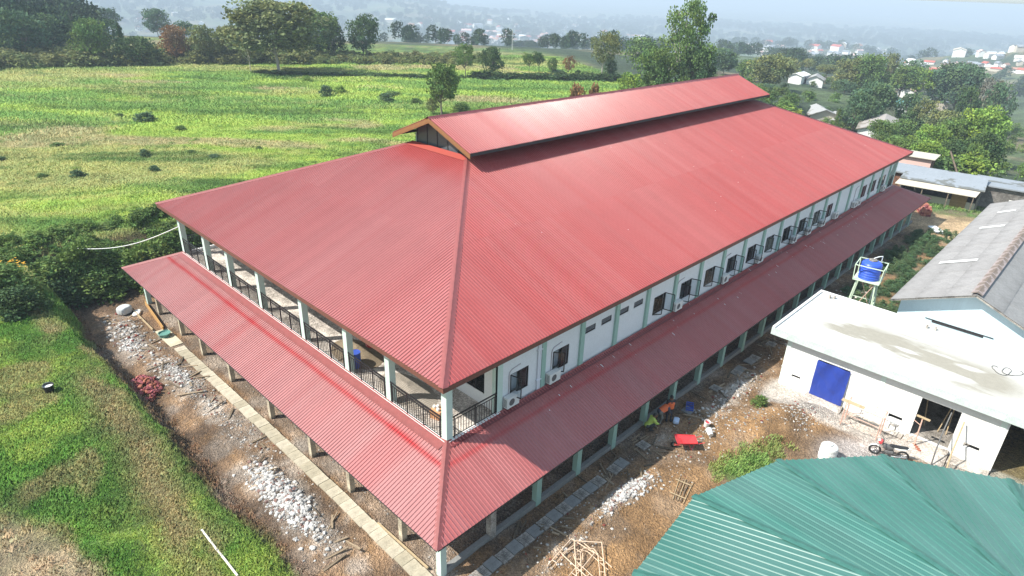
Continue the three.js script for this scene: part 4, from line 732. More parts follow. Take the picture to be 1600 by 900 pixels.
{
  const pail = (name, label, cat, p, r, h, mat, inner, tilt = [0, 0]) => {
    const t = thing(name, label, cat, p); t.rotation.set(tilt[0], 0.7, tilt[1]);
    new MB().lathe([[0, 0.004], [r * 0.76, 0], [r * 0.98, h], [r, h], [r * 1.05, h - 0.01], [r * 1.05, h + 0.015], [r * 0.93, h + 0.015], [r * 0.72, 0.03], [0, 0.03]], [0, 0, 0], 18).build('bucket_body', mat, t);
    if (inner) new MB().lathe([[0, h * 0.8], [r * 0.9, h * 0.8]], [0, 0, 0], 16).build('contents', inner, t);
    const pts = []; for (let k = 0; k <= 10; k++) { const a = k / 10 * Math.PI; pts.push([r * 1.03 * Math.cos(a), h - 0.01 + 0.3 * r * Math.sin(a), r * 1.03 * Math.sin(a) * 0.8]); } new MB().path(pts, 0.006, 4).build('bail', M.chrome, t); return t;
  };
  const at = (px, py) => meets(px, py);
  pail('bucket', 'dark green basin standing on the drain covers near the back corner', 'bucket', at(258, 527), 0.38, 0.34, M.plasticGreen, M.plasticGreen);
  pail('bucket', 'black pail standing alone in the grass on the bank', 'bucket', at(78, 612), 0.26, 0.42, M.black, M.plasticWhite);
  pail('bucket', 'red and white bucket at the shadow edge beside the long building', 'bucket', at(1103, 666), 0.17, 0.36, M.plasticWhite, M.red, [0.1, 0.1]);
  { const p = at(1110, 684); const t = pail('bucket', 'white bucket with a black inside lying on its side on the bare earth', 'bucket', [p[0], p[1] + 0.17, p[2]], 0.18, 0.38, M.plasticWhite, M.black, [0, 0]); t.rotation.set(0.2, 0.9, -1.45); }
  pail('bucket', 'red bucket on the gallery floor behind the third bay', 'bucket', [3.0, 4.0, 9.9], 0.17, 0.32, M.red, null);
  // grey cement bags by the planks
  const sk = (name, label, p, l, w, h, mat, turn) => { const t = thing(name, label, 'sack', p, turn), g = new THREE.SphereGeometry(0.5, 18, 12), q = g.attributes.position; for (let i = 0; i < q.count; i++) { let x = q.getX(i), y = q.getY(i), z = q.getZ(i); const f = v => Math.sign(v) * Math.pow(Math.abs(v) * 2, 0.55) / 2; x = f(x); y = f(y); z = f(z); const n = 1 + 0.12 * (vnoise(x * 7 + 3, y * 7 + z * 7) - 0.5); q.setXYZ(i, x * l * n, (y + 0.5) * h * n, z * w * n); } g.computeVertexNormals(); mesh('sack_body', g, mat, t); return t; };
  { const p = at(196, 490); sk('sack', 'large grey sack on the earth near the back corner of the yard', p, 0.95, 0.75, 0.62, M.sack, 0.4); sk('sack', 'torn white sack lying beside the large grey sack', [p[0] + 0.6, terrain(p[0] + 0.6, p[2] - 0.5), p[2] - 0.5], 0.9, 0.5, 0.2, M.plasticWhite, 1.1); }
  sk('sack', 'pale blue plastic bag on the shaded ground beside the workers', at(1056, 660), 0.5, 0.35, 0.25, std(0.45, 0.55, 0.72, 0.6), 0.4);
  // planks of the drain formwork
  { const t = thing('formwork', 'two wooden boards set on edge along the unfinished end of the drain', 'formwork', [0, 0, 0]);
    new MB().beam([-1.75, 0.15, 32.0], [-2.2, 0.15, 27.2], 0.07, 0.35).build('board', std(0.62, 0.36, 0.13, 0.85, { map: rep(T_fine, 0.8) }), t); new MB().beam([-2.75, 0.1, 32.3], [-2.75, 0.1, 27.6], 0.06, 0.2).build('board', M.woodPale, t); new MB().box(-2.7, -1.9, -0.02, 0.05, 24.6, 27.4).build('screed', M.slab, t); }
  // white pole in the grass
  { const a = at(316, 831), b = at(372, 903), m = new MB(); for (let k = 0; k < 6; k++) { const p = [0, 1, 2].map(i => lerp(a[i], b[i], k / 6)), q = [0, 1, 2].map(i => lerp(a[i], b[i], (k + 1) / 6)); p[1] = terrain(p[0], p[2]) + 0.12; q[1] = terrain(q[0], q[2]) + 0.12; m.tube(p, q, 0.045, 8); } tag(m.build('pole', std(0.72, 0.66, 0.58, 0.6)), 'long pale pole lying in the grass on the near bank', 'pole'); }
  // wheelbarrow
  { const p = at(1070, 699), t = thing('wheelbarrow', 'red wheelbarrow standing at the shadow edge on the earth', 'wheelbarrow', p, -0.8); t.scale.setScalar(0.95);
    const q = (x, h, z) => [x, h, z], T = [[-0.58, -0.40], [0.56, -0.36], [0.56, 0.36], [-0.58, 0.40]], Bt = [[-0.15, -0.2], [0.22, -0.18], [0.22, 0.18], [-0.15, 0.2]], m = new MB();
    for (let k = 0; k < 4; k++) { const n = (k + 1) % 4; m.quad(q(Bt[k][0], 0.36, Bt[k][1]), q(Bt[n][0], 0.36, Bt[n][1]), q(T[n][0], 0.58, T[n][1]), q(T[k][0], 0.58, T[k][1])); m.beam(q(T[k][0], 0.58, T[k][1]), q(T[n][0], 0.58, T[n][1]), 0.03, 0.03); }
    m.quad(q(...[Bt[0][0], 0.36, Bt[0][1]]), q(Bt[1][0], 0.36, Bt[1][1]), q(Bt[2][0], 0.36, Bt[2][1]), q(Bt[3][0], 0.36, Bt[3][1])); m.build('tray', M.red, t);
    const w = new THREE.TorusGeometry(0.17, 0.045, 10, 22); const wh = mesh('wheel', w, M.rubber, t); wh.position.set(-0.62, 0.21, 0); new MB().tube([-0.62, 0.21, -0.05], [-0.62, 0.21, 0.05], 0.09, 10).build('hub', M.chrome, t);
    for (const z of [-1, 1]) { new MB().path([[-0.66, 0.21, z * 0.08], [-0.2, 0.33, z * 0.2], [0.5, 0.45, z * 0.27], [0.98, 0.60, z * 0.30]], 0.018, 6).build('handle', M.red, t); new MB().path([[0.15, 0.36, z * 0.2], [0.3, 0.0, z * 0.26], [0.42, 0.42, z * 0.25]], 0.018, 6).build('leg', M.red, t); } }
  // blue crate, timber and scaffold frames
  { const t = thing('crate', 'dark blue plastic crate in the shade beside the workers', 'crate', at(1077, 640), 0.5), m = new MB(); for (const [a, b, c, d] of [[-0.3, 0.3, -0.21, -0.19], [-0.3, 0.3, 0.19, 0.21], [-0.3, -0.28, -0.19, 0.19], [0.28, 0.3, -0.19, 0.19]]) for (const h of [0.0, 0.13, 0.26]) m.box(a, b, h, h + 0.08, c, d); m.box(-0.28, 0.28, 0, 0.02, -0.19, 0.19); for (const x of [-0.29, 0.29]) for (const z of [-0.2, 0.2]) m.box(x - 0.012, x + 0.012, 0.08, 0.26, z - 0.012, z + 0.012); m.build('crate_body', M.plasticBlue, t); }
  { const p = at(1063, 766), t = thing('timber_bundle', 'bundle of thin brown timbers lying on the earth near the green roof', 'timber', [p[0], p[1], p[2]], 0.30); t.scale.setScalar(0.8); reseed(9); for (let k = 0; k < 9; k++) { const z = -0.4 + k * 0.1 + rr(-0.05, 0.05), l = rr(0.7, 1.1); if (k > 6) continue; new MB().beam([-l, 0.04 + (k % 3) * 0.03, z], [l, 0.05 + (k % 2) * 0.04, z + rr(-0.15, 0.15)], 0.035, 0.03).build('timber', k % 3 ? M.woodGrey : M.woodPale, t); } for (const x of [-0.7, 0.6]) new MB().beam([x, 0.12, -0.5], [x + 0.1, 0.12, 0.5], 0.05, 0.04).build('timber', M.woodPale, t); }
  const ladderFrame = (t, mat, P) => { const m = new MB(), r = 0.022, g = a => P(...a); m.path([[0, 0], [0, 1.5]].map(g), r, 6); m.path([[1.2, 0], [1.2, 1.5]].map(g), r, 6); m.path([[0, 1.5], [1.2, 1.5]].map(g), r, 6); m.path([[0.22, 0], [0.22, 1.0], [0.38, 1.22], [0.82, 1.22], [0.98, 1.0], [0.98, 0]].map(g), r * 0.8, 6); for (const h of [0.3, 0.75]) { m.path([[0, h], [0.22, h]].map(g), r * 0.8, 5); m.path([[0.98, h], [1.2, h]].map(g), r * 0.8, 5); } return m.build('scaffold_frame', mat, t); };
  const beige = std(0.66, 0.50, 0.36, 0.6);
  { const a = at(876, 874), b = at(926, 905), t = thing('fallen_scaffold', 'fallen beige scaffold frames lying crossed on the earth near the lower edge', 'scaffold', [3.0, 0, -5.2]);
    const lay = (u, v, ang, tilt) => ladderFrame(t, beige, (x, y) => [u + Math.cos(ang) * y * 1.2 - Math.sin(ang) * x, 0.06 + tilt * y + 0.02 * x, v + Math.sin(ang) * y * 1.2 + Math.cos(ang) * x]);
    lay(-0.9, -0.25, 0.1, 0.06); lay(0.2, -1.2, 0.75, 0.12); lay(0.9, -1.0, 1.5, 0.05); }
  { const t = thing('scaffold', 'light salmon tube scaffold standing against the flat-roofed building between its doorways', 'scaffold', [22.3, 0.05, -9.35]);
    ladderFrame(t, M.salmon, (x, y) => [-x * 0.75, y * 1.0, 0]); ladderFrame(t, M.salmon, (x, y) => [-x * 0.75, y * 1.0, -1.9]); for (const [x, h] of [[0, 1.5], [-0.9, 1.5], [0, 0.3], [-0.9, 0.3]]) new MB().tube([x, h, 0.1], [x, h, -2.0], 0.02, 6).build('ledger', M.salmon, t); new MB().tube([0, 0.3, 0], [0, 1.5, -1.9], 0.016, 6).build('diagonal', M.salmon, t); new MB().box(-0.85, -0.55, 1.53, 1.56, -0.9, 0.3).build('plank', M.woodPale, t); }
  { const t = thing('trestle', 'orange steel prop with a plank head before the dark doorway', 'trestle', [22.4, 0.15, -12.9]); new MB().tube([0, 0, 0], [0.05, 1.75, 0.05], 0.035, 8).build('prop', M.salmon, t); new MB().beam([0.02, 1.78, -0.3], [0.06, 1.78, 0.35], 0.14, 0.06).build('head', M.woodPale, t); new MB().tube([0.02, 0.9, 0.02], [0.0, 0.05, 0.4], 0.018, 6).build('strut', M.salmon, t); new MB().tube([0.04, 1.3, 0.04], [0.3, 1.5, 0.9], 0.018, 6).build('strut', M.salmon, t); for (let k = 0; k < 5; k++) new MB().box(-0.3 + k * 0.12, -0.2 + k * 0.12, -0.05, 0.03, 0.1 * k - 0.4, 0.1 * k - 0.2).build('offcut', M.brick, t); }
  { const t = thing('leaning_pipe', 'dark bent pipe leaning against the right jamb of the dark doorway', 'pipe', [21.4, 0.05, -14.0]); new MB().path([[0, 0, 0], [0.25, 0.6, 0.05], [0.8, 1.5, 0.1], [1.6, 2.5, 0.1]], 0.035, 7).build('pipe_run', M.acDark, t); }
  { const t = thing('leaning_pole', 'pale timber pole leaning beside the right doorway of the flat-roofed building', 'pole', [21.2, 0.05, -14.7]); new MB().path([[0, 0, 0], [0.6, 0.9, 0.1], [1.7, 2.3, 0.15]], 0.04, 7).build('pole_body', M.woodPale, t); }
  { const p = at(1291, 716), t = thing('water_container', 'white plastic water container on the pale ground by the green roof', 'container', p, 0.3); const g = new MB(); g.lathe([[0, 0], [0.40, 0], [0.43, 0.03], [0.43, 0.72], [0.41, 0.80], [0.34, 0.86], [0.16, 0.89]], [0, 0, 0], 24); g.build('container_body', M.plasticWhite, t); new MB().lathe([[0.13, 0.89], [0.13, 0.95], [0, 0.95]], [0, 0, 0], 14).build('cap', M.plasticWhite, t); for (const h of [0.25, 0.5]) new MB().lathe([[0.43, h - 0.02], [0.445, h], [0.43, h + 0.02]], [0, 0, 0], 24).build('hoop', M.plasticWhite, t); }
  { const p = at(1393, 672), t = thing('basin', 'grey mixing basin on a stand near the salmon scaffold', 'basin', p); new MB().lathe([[0, 0.42], [0.2, 0.40], [0.34, 0.62], [0.31, 0.62], [0.18, 0.46], [0, 0.46]], [0, 0, 0], 18).build('bowl', M.ac, t); for (const [x, z] of [[-0.18, -0.18], [0.18, -0.18], [0.18, 0.18], [-0.18, 0.18]]) new MB().tube([x, 0, z], [x * 0.8, 0.45, z * 0.8], 0.02, 6).build('leg', M.acDark, t); }
  { const t = thing('drum', 'blue steel drum behind the railing of the open gallery', 'drum', [1.55, 4.0, 8.95]); new MB().lathe([[0, 0], [0.28, 0], [0.285, 0.28], [0.295, 0.3], [0.285, 0.32], [0.285, 0.56], [0.295, 0.58], [0.285, 0.6], [0.285, 0.86], [0.27, 0.86], [0.26, 0.83], [0, 0.83]], [0, 0, 0], 20).build('drum_body', M.plasticBlue, t); }
  { const t = thing('carton', 'orange cardboard box with things on top on the gallery floor near the corner', 'box', [1.9, 4.0, 2.75], 0.3); new MB().box(-0.25, 0.25, 0, 0.42, -0.28, 0.28).build('box_body', std(0.55, 0.28, 0.14, 0.85), t); for (const [x, z] of [[-0.1, -0.1], [0.1, 0.05], [0.02, 0.18]]) new MB().lathe([[0.07, 0.421], [0.08, 0.5], [0.06, 0.55], [0, 0.55]], [x, 0, z], 10).build('jar', M.plasticWhite, t); }
  const mound = (name, label, cat, cu, cv, h0, a, b, hh, mat) => { const g = new MB(), n = 36, H = (x, z) => { const r = Math.hypot(x / a, z / b); return hh * Math.max(0, 1 - r) * (0.75 + 0.5 * fbm(x * 2 + cu, z * 2 + cv, 3)) - (r > 1 ? 0.02 : 0); }; for (let i = 0; i < n; i++) for (let j = 0; j < n; j++) { const X = k => (k / n * 2 - 1) * a, Z = k => (k / n * 2 - 1) * b, P = (p, q) => [X(p), H(X(p), Z(q)), Z(q)]; if (Math.hypot(X(i + 0.5) / a, Z(j + 0.5) / b) < 1.05) g.quad(P(i, j), P(i + 1, j), P(i + 1, j + 1), P(i, j + 1)); } const m = g.build(name, mat); m.position.set(cu, h0, -cv); tag(m, label, cat, null, 'thing'); return m; };
  mound('sand_heap', 'heap of pale sand on the gallery floor beside the blue drum', 'sand heap', 2.3, 10.0, 4.0, 1.1, 1.9, 0.5, M.sand); mound('sand_heap_near', 'long low heap of whitish plaster on the gallery floor near the corner', 'plaster heap', 2.2, 5.4, 4.0, 1.0, 2.0, 0.34, std(0.66, 0.60, 0.52, 0.95, { map: rep(T_soil, 1.3) })).name = 'plaster_heap';
  // wire from the far gallery column into the shrubs
  { const a = [0.9, 6.1, 29.9], b = [-4.6, 3.6, 37.6], pts = []; for (let k = 0; k <= 16; k++) { const t = k / 16; pts.push([lerp(a[0], b[0], t), lerp(a[1], b[1], t) - 1.1 * Math.sin(Math.PI * t) * 0.6, lerp(a[2], b[2], t)]); } tag(new MB().path(pts, 0.028, 5).build('cable', M.plasticWhite), 'sagging pale cable from the gallery column to the shrubs behind', 'cable'); }
}

// ───────────────────────── motorcycle and workers ─────────────────────────
{
  const p = meets(1386, 714), t = thing('motorcycle', 'red and white motorcycle with a black seat parked by the green roof', 'motorcycle', [p[0], p[1], p[2]], -1.23);
  const wheel = (x) => { const w = part('wheel', t); w.position.set(x, 0.30, 0); mesh('tyre', new THREE.TorusGeometry(0.255, 0.05, 10, 28), M.rubber, w); mesh('rim', new THREE.TorusGeometry(0.20, 0.014, 6, 28), M.chrome, w); const s = new MB(); for (let k = 0; k < 10; k++) { const a = k * 0.6283; s.tube([0, 0, 0], [0.2 * Math.cos(a), 0.2 * Math.sin(a), 0], 0.007, 4); } s.tube([0, 0, -0.06], [0, 0, 0.06], 0.04, 8); s.build('spokes', M.chrome, w); };
  wheel(-0.66); wheel(0.66);
  for (const z of [-0.09, 0.09]) new MB().path([[-0.66, 0.3, z], [-0.44, 0.82, z], [-0.40, 0.95, z * 0.8]], 0.022, 7).build('fork', M.chrome, t);
  new MB().path([[-0.46, 1.0, -0.36], [-0.40, 1.04, -0.15], [-0.40, 1.04, 0.15], [-0.46, 1.0, 0.36]], 0.018, 7).build('handlebar', M.black, t);
  const loft = (name, mat, rows) => { const m = new MB(), n = 12; const R = (r, k) => [r[0], r[1] + r[3] * Math.sin(k / n * 6.283), r[2] * Math.cos(k / n * 6.283)]; for (let i = 0; i + 1 < rows.length; i++) for (let k = 0; k < n; k++) m.quad(R(rows[i], k), R(rows[i], k + 1), R(rows[i + 1], k + 1), R(rows[i + 1], k)); return m.build(name, mat, t); };
  loft('front_fairing', M.red, [[-0.60, 0.82, 0.01, 0.01], [-0.56, 0.82, 0.10, 0.12], [-0.46, 0.86, 0.14, 0.16], [-0.38, 0.90, 0.05, 0.05]]);
  loft('front_mudguard', M.plasticWhite, [[-0.98, 0.40, 0.02, 0.01], [-0.86, 0.56, 0.06, 0.03], [-0.66, 0.62, 0.07, 0.03], [-0.44, 0.52, 0.06, 0.03]]);
  loft('fuel_body', M.acDark, [[-0.40, 0.70, 0.03, 0.03], [-0.30, 0.66, 0.14, 0.16], [-0.05, 0.60, 0.13, 0.18], [0.12, 0.62, 0.10, 0.12], [0.2, 0.64, 0.02, 0.02]]);
  loft('engine', M.acDark, [[-0.22, 0.34, 0.05, 0.05], [-0.12, 0.36, 0.15, 0.15], [0.16, 0.36, 0.15, 0.13], [0.26, 0.36, 0.04, 0.04]]);
  loft('seat', M.black, [[-0.08, 0.78, 0.04, 0.03], [0.02, 0.79, 0.12, 0.06], [0.40, 0.80, 0.14, 0.06], [0.72, 0.86, 0.12, 0.05], [0.80, 0.88, 0.02, 0.02]]);
  loft('tail', M.plasticWhite, [[0.10, 0.68, 0.04, 0.03], [0.30, 0.70, 0.13, 0.07], [0.66, 0.76, 0.12, 0.07], [0.92, 0.84, 0.03, 0.03]]);
  loft('exhaust', M.chrome, [[0.1, 0.22, 0.02, 0.02], [0.3, 0.24, 0.05, 0.05], [0.78, 0.34, 0.05, 0.05], [0.82, 0.35, 0.02, 0.02]]).position.z = 0.16;
  for (const z of [-1, 1]) new MB().path([[0.66, 0.3, z * 0.1], [0.1, 0.36, z * 0.1]], 0.022, 6).build('swing_arm', M.acDark, t);
  new MB().lathe([[0, 0.06], [0.06, 0.05], [0.08, 0]], [0, 0, 0], 14).build('headlamp', M.plasticWhite, t).position.set(-0.58, 0.92, 0);
}
function person(label, at, turn, J, look) {
  // J: joints in local metres (x forward, y up, z to the figure's right). The body is one continuous surface meshed from tapered bones.
  const t = thing('person', label, 'person', at, turn, null);
  const bones = [
    ['pelvis', 'chest', 0.135, 0.15, 1], ['chest', 'neck', 0.15, 0.06, 1], ['neck', 'head', 0.055, 0.06, 0],
    ...['l', 'r'].flatMap(s => [['chest', s + 'Sh', 0.10, 0.062, 1], [s + 'Sh', s + 'El', 0.056, 0.042, 1], [s + 'El', s + 'Wr', 0.042, 0.028, look.bare ? 0 : 1], ['pelvis', s + 'Hip', 0.12, 0.10, 2], [s + 'Hip', s + 'Kn', 0.088, 0.058, 2], [s + 'Kn', s + 'An', 0.056, 0.040, 2], [s + 'An', s + 'Toe', 0.042, 0.032, 3]]),
  ];
  const pts = Object.values(J), lo = [0, 1, 2].map(i => Math.min(...pts.map(p => p[i])) - 0.22), hi = [0, 1, 2].map(i => Math.max(...pts.map(p => p[i])) + 0.22), size = Math.max(...[0, 1, 2].map(i => hi[i] - lo[i]));
  const res = 72, mc = new MarchingCubes(res, new THREE.MeshBasicMaterial(), false, false, 200000); mc.isolation = 0;
  const dist = (p, b) => { const a = J[b[0]], c = J[b[1]], d = [c[0] - a[0], c[1] - a[1], c[2] - a[2]], e = [p[0] - a[0], p[1] - a[1], p[2] - a[2]], l = d[0] * d[0] + d[1] * d[1] + d[2] * d[2], k = clamp((d[0] * e[0] + d[1] * e[1] + d[2] * e[2]) / (l || 1)); return Math.hypot(e[0] - d[0] * k, e[1] - d[1] * k, e[2] - d[2] * k) - lerp(b[2], b[3], k); };
  const H = J.head, headD = p => { const a = Math.hypot((p[0] - H[0]) / 1.12, (p[1] - H[1]) / 1.3, p[2] - H[2]) - 0.088, nose = Math.hypot(p[0] - H[0] - 0.105, (p[1] - H[1] + 0.01) * 0.7, p[2] - H[2]) - 0.018, ear = Math.min(Math.hypot(p[0] - H[0] + 0.01, (p[1] - H[1]) * 0.6, p[2] - H[2] - 0.09), Math.hypot(p[0] - H[0] + 0.01, (p[1] - H[1]) * 0.6, p[2] - H[2] + 0.09)) - 0.02; return Math.min(a, nose, ear); };
  for (let z = 0; z < res; z++) for (let y = 0; y < res; y++) for (let x = 0; x < res; x++) {
    const p = [lo[0] + x / res * size, lo[1] + y / res * size, lo[2] + z / res * size]; let s = 0; for (const b of bones) s += Math.exp(-dist(p, b) * 28); s += Math.exp(-headD(p) * 28);
    mc.field[x + y * res + z * res * res] = Math.log(s) / 28 + 0;
  }
  mc.update();
  const n = mc.count ?? mc.geometry.drawRange.count, pos = [], nor = [], col = [], pal = [look.skin, look.top, look.legs, look.shoes];
  for (let i = 0; i < n; i++) {
    const q = [0, 1, 2].map(k => lo[k] + (mc.positionArray[i * 3 + k] + 1) / 2 * size); let best = 9, k = 0; for (const b of bones) { const d = dist(q, b); if (d < best) { best = d; k = b[4]; } } if (headD(q) < best) k = 0;
    pos.push(...q); nor.push(mc.normalArray[i * 3], mc.normalArray[i * 3 + 1], mc.normalArray[i * 3 + 2]); col.push(...pal[k]);
  }
  // palms, five fingers each
  const add = m => { const g = m.geometry(), a = g.attributes.position, b = g.attributes.normal; for (let i = 0; i < a.count; i++) { pos.push(a.getX(i), a.getY(i), a.getZ(i)); nor.push(b.getX(i), b.getY(i), b.getZ(i)); col.push(...look.skin); } };
  for (const s of ['l', 'r']) { const e = new THREE.Vector3(...J[s + 'El']), w = new THREE.Vector3(...J[s + 'Wr']), d = w.clone().sub(e).normalize(), c = new THREE.Vector3(0, 0, 1).cross(d).normalize(), sd = d.clone().cross(c).normalize(), P = (a, b, k) => { const v = w.clone().addScaledVector(d, a).addScaledVector(sd, b).addScaledVector(c, k); return [v.x, v.y, -v.z]; }; add(new MB().tube(P(-0.02, 0, 0), P(0.085, 0, 0), 0.030, 8, 0.036)); for (let f = 0; f < 4; f++) { const o = (f - 1.5) * 0.019, l = [0.062, 0.075, 0.070, 0.052][f]; add(new MB().tube(P(0.08, o, 0), P(0.08 + l * 0.6, o * 1.1, 0.012), 0.0095, 6, 0.0085)); add(new MB().tube(P(0.08 + l * 0.6, o * 1.1, 0.012), P(0.08 + l, o * 1.1, 0.034), 0.0085, 6, 0.0065)); } add(new MB().tube(P(0.02, 0.03, 0), P(0.07, 0.062, 0.02), 0.011, 6, 0.008)); }
  const g = new THREE.BufferGeometry(); g.setAttribute('position', new THREE.Float32BufferAttribute(pos, 3)); g.setAttribute('normal', new THREE.Float32BufferAttribute(nor, 3)); g.setAttribute('color', new THREE.Float32BufferAttribute(col, 3));
  mesh('body', g, new THREE.MeshStandardMaterial({ vertexColors: true, roughness: 0.85 }), t);
  const hair = new THREE.SphereGeometry(0.104, 18, 12, 0, 6.2832, 0, 1.75); const h = mesh('hair', hair, M.black, t); h.position.set(H[0] - 0.012, H[1] + 0.022, H[2]); h.scale.set(1.08, 1.12, 0.98); h.rotation.z = 0.25;
  const eyes = new MB(); for (const z of [-0.033, 0.033]) eyes.lathe([[0, 0.010], [0.010, 0.004], [0.011, 0]], [0, 0, 0], 8), 0; const ey = part('face', t); for (const z of [-0.033, 0.033]) { mesh('eye', new THREE.SphereGeometry(0.011, 8, 6), M.black, ey).position.set(H[0] + 0.088, H[1] + 0.004, H[2] + z); } mesh('mouth', new THREE.BoxGeometry(0.008, 0.008, 0.042), M.brickDark, ey).position.set(H[0] + 0.084, H[1] - 0.05, H[2]);
  if (look.vest) { const c = J.chest, pv = J.pelvis, m = new MB(), mid = k => [0, 1, 2].map(i => lerp(pv[i], c[i], k)); const d = new THREE.Vector3(c[0] - pv[0], c[1] - pv[1], c[2] - pv[2]).normalize(); const f = new THREE.Vector3(1, 0, 0).addScaledVector(d, -d.x).normalize(), sd = d.clone().cross(f); const rows = [[0.05, 0.175, 0.195], [0.4, 0.178, 0.20], [0.8, 0.19, 0.215], [1.05, 0.185, 0.22], [1.3, 0.15, 0.20], [1.42, 0.105, 0.135]]; const R = (r, k) => { const b = mid(r[0]), a = k / 16 * 6.2832; return [b[0] + f.x * r[1] * Math.cos(a) + sd.x * r[2] * Math.sin(a), b[1] + f.y * r[1] * Math.cos(a) + sd.y * r[2] * Math.sin(a), -(b[2] + f.z * r[1] * Math.cos(a) + sd.z * r[2] * Math.sin(a))]; }; for (let i = 0; i + 1 < rows.length; i++) for (let k = 0; k < 16; k++) m.quad(R(rows[i], k), R(rows[i], k + 1), R(rows[i + 1], k + 1), R(rows[i + 1], k)); m.build('vest', std(...look.vest, 0.7), t); }
  return t;
}
{
  const stand = { pelvis: [0, 0.93, 0], chest: [0.02, 1.27, 0], neck: [0.03, 1.47, 0], head: [0.05, 1.63, 0], lSh: [0.02, 1.40, -0.18], rSh: [0.02, 1.40, 0.18], lEl: [0.06, 1.12, -0.24], rEl: [0.14, 1.14, 0.23], lWr: [0.20, 0.92, -0.20], rWr: [0.34, 1.05, 0.14], lHip: [0, 0.90, -0.09], rHip: [0, 0.90, 0.09], lKn: [0.05, 0.49, -0.11], rKn: [0.02, 0.48, 0.11], lAn: [-0.02, 0.08, -0.12], rAn: [-0.06, 0.08, 0.12], lToe: [0.15, 0.035, -0.14], rToe: [0.11, 0.035, 0.14] };
  const bend = { pelvis: [-0.05, 0.86, 0], chest: [0.30, 1.03, 0], neck: [0.46, 1.10, 0], head: [0.60, 1.13, 0], lSh: [0.37, 1.05, -0.18], rSh: [0.37, 1.05, 0.18], lEl: [0.44, 0.79, -0.22], rEl: [0.46, 0.80, 0.22], lWr: [0.55, 0.56, -0.12], rWr: [0.58, 0.56, 0.12], lHip: [-0.05, 0.84, -0.09], rHip: [-0.05, 0.84, 0.09], lKn: [0.08, 0.46, -0.12], rKn: [0.05, 0.46, 0.12], lAn: [-0.04, 0.08, -0.13], rAn: [-0.08, 0.08, 0.13], lToe: [0.13, 0.035, -0.15], rToe: [0.09, 0.035, 0.15] };
  const squat = { pelvis: [-0.12, 0.34, 0], chest: [0.10, 0.64, 0], neck: [0.2, 0.82, 0], head: [0.28, 0.96, 0], lSh: [0.14, 0.76, -0.18], rSh: [0.14, 0.76, 0.18], lEl: [0.32, 0.56, -0.24], rEl: [0.33, 0.56, 0.24], lWr: [0.5, 0.42, -0.13], rWr: [0.52, 0.42, 0.13], lHip: [-0.12, 0.33, -0.09], rHip: [-0.12, 0.33, 0.09], lKn: [0.24, 0.50, -0.16], rKn: [0.24, 0.50, 0.16], lAn: [0.02, 0.08, -0.15], rAn: [0.02, 0.08, 0.15], lToe: [0.2, 0.035, -0.18], rToe: [0.2, 0.035, 0.18] };
  const g = (u, v) => [u, terrain(u, v), v];
  person('person in an orange vest and dark clothes standing under the long eave', g(14.5, -2.35), 0.9, stand, { skin: [0.16, 0.085, 0.05], top: [0.03, 0.03, 0.035], legs: [0.03, 0.032, 0.045], shoes: [0.02, 0.02, 0.02], vest: [0.75, 0.16, 0.05] });
  person('person in an orange vest bending over the ground beside the standing worker', g(13.95, -2.1), -0.4, bend, { skin: [0.16, 0.085, 0.05], top: [0.05, 0.06, 0.09], legs: [0.16, 0.16, 0.15], shoes: [0.02, 0.02, 0.02], vest: [0.75, 0.16, 0.05], bare: true });
  person('person in a yellow-green shirt squatting by a mint column', g(13.05, -2.0), -0.6, squat, { skin: [0.16, 0.085, 0.05], top: [0.45, 0.58, 0.12], legs: [0.05, 0.05, 0.055], shoes: [0.02, 0.02, 0.02] });
}

// ───────────────────────── vegetation ─────────────────────────
// A crown is many leaf sprays (small bent quads) gathered in clumps inside an outline; unit height and width.
const leafMat = (r, g, b) => new THREE.MeshPhysicalMaterial({ color: new THREE.Color().setRGB(r, g, b), vertexColors: true, roughness: 0.9, side: THREE.DoubleSide, transmission: 0.25, thickness: 0, specularIntensity: 0.3 });
const LEAF = { dark: leafMat(0.071, 0.128, 0.049), mid: leafMat(0.128, 0.207, 0.059), fresh: leafMat(0.201, 0.311, 0.061), olive: leafMat(0.183, 0.213, 0.085), blue: leafMat(0.091, 0.159, 0.079), rust: leafMat(0.256, 0.152, 0.073), yellow: leafMat(0.293, 0.329, 0.061), grey: leafMat(0.195, 0.189, 0.146) };
function spray(out, c, dir, size, tint) {                              // one leaf spray: two triangles folded along the middle
  const a = new THREE.Vector3(rr(-1, 1), rr(-1, 1), rr(-1, 1)).normalize(), d = dir.clone().multiplyScalar(0.7).add(a).normalize(), s = new THREE.Vector3(rr(-1, 1), rr(-1, 1), rr(-1, 1)).cross(d).normalize(), n = d.clone().cross(s);
  const P = (x, y, z) => [c.x + d.x * x + s.x * y + n.x * z, c.y + d.y * x + s.y * y + n.y * z, -(c.z + d.z * x + s.z * y + n.z * z)];
  const A = P(-size * 0.5, 0, 0), B = P(size * 0.6, 0, -size * 0.15), L = P(0, -size * 0.45, size * 0.12), R = P(0, size * 0.45, size * 0.12);
  out.tri(A, L, B, [0, 0], [0, 1], [1, 0], tint).tri(A, B, R, [0, 0], [1, 0], [0, 1], tint);
}
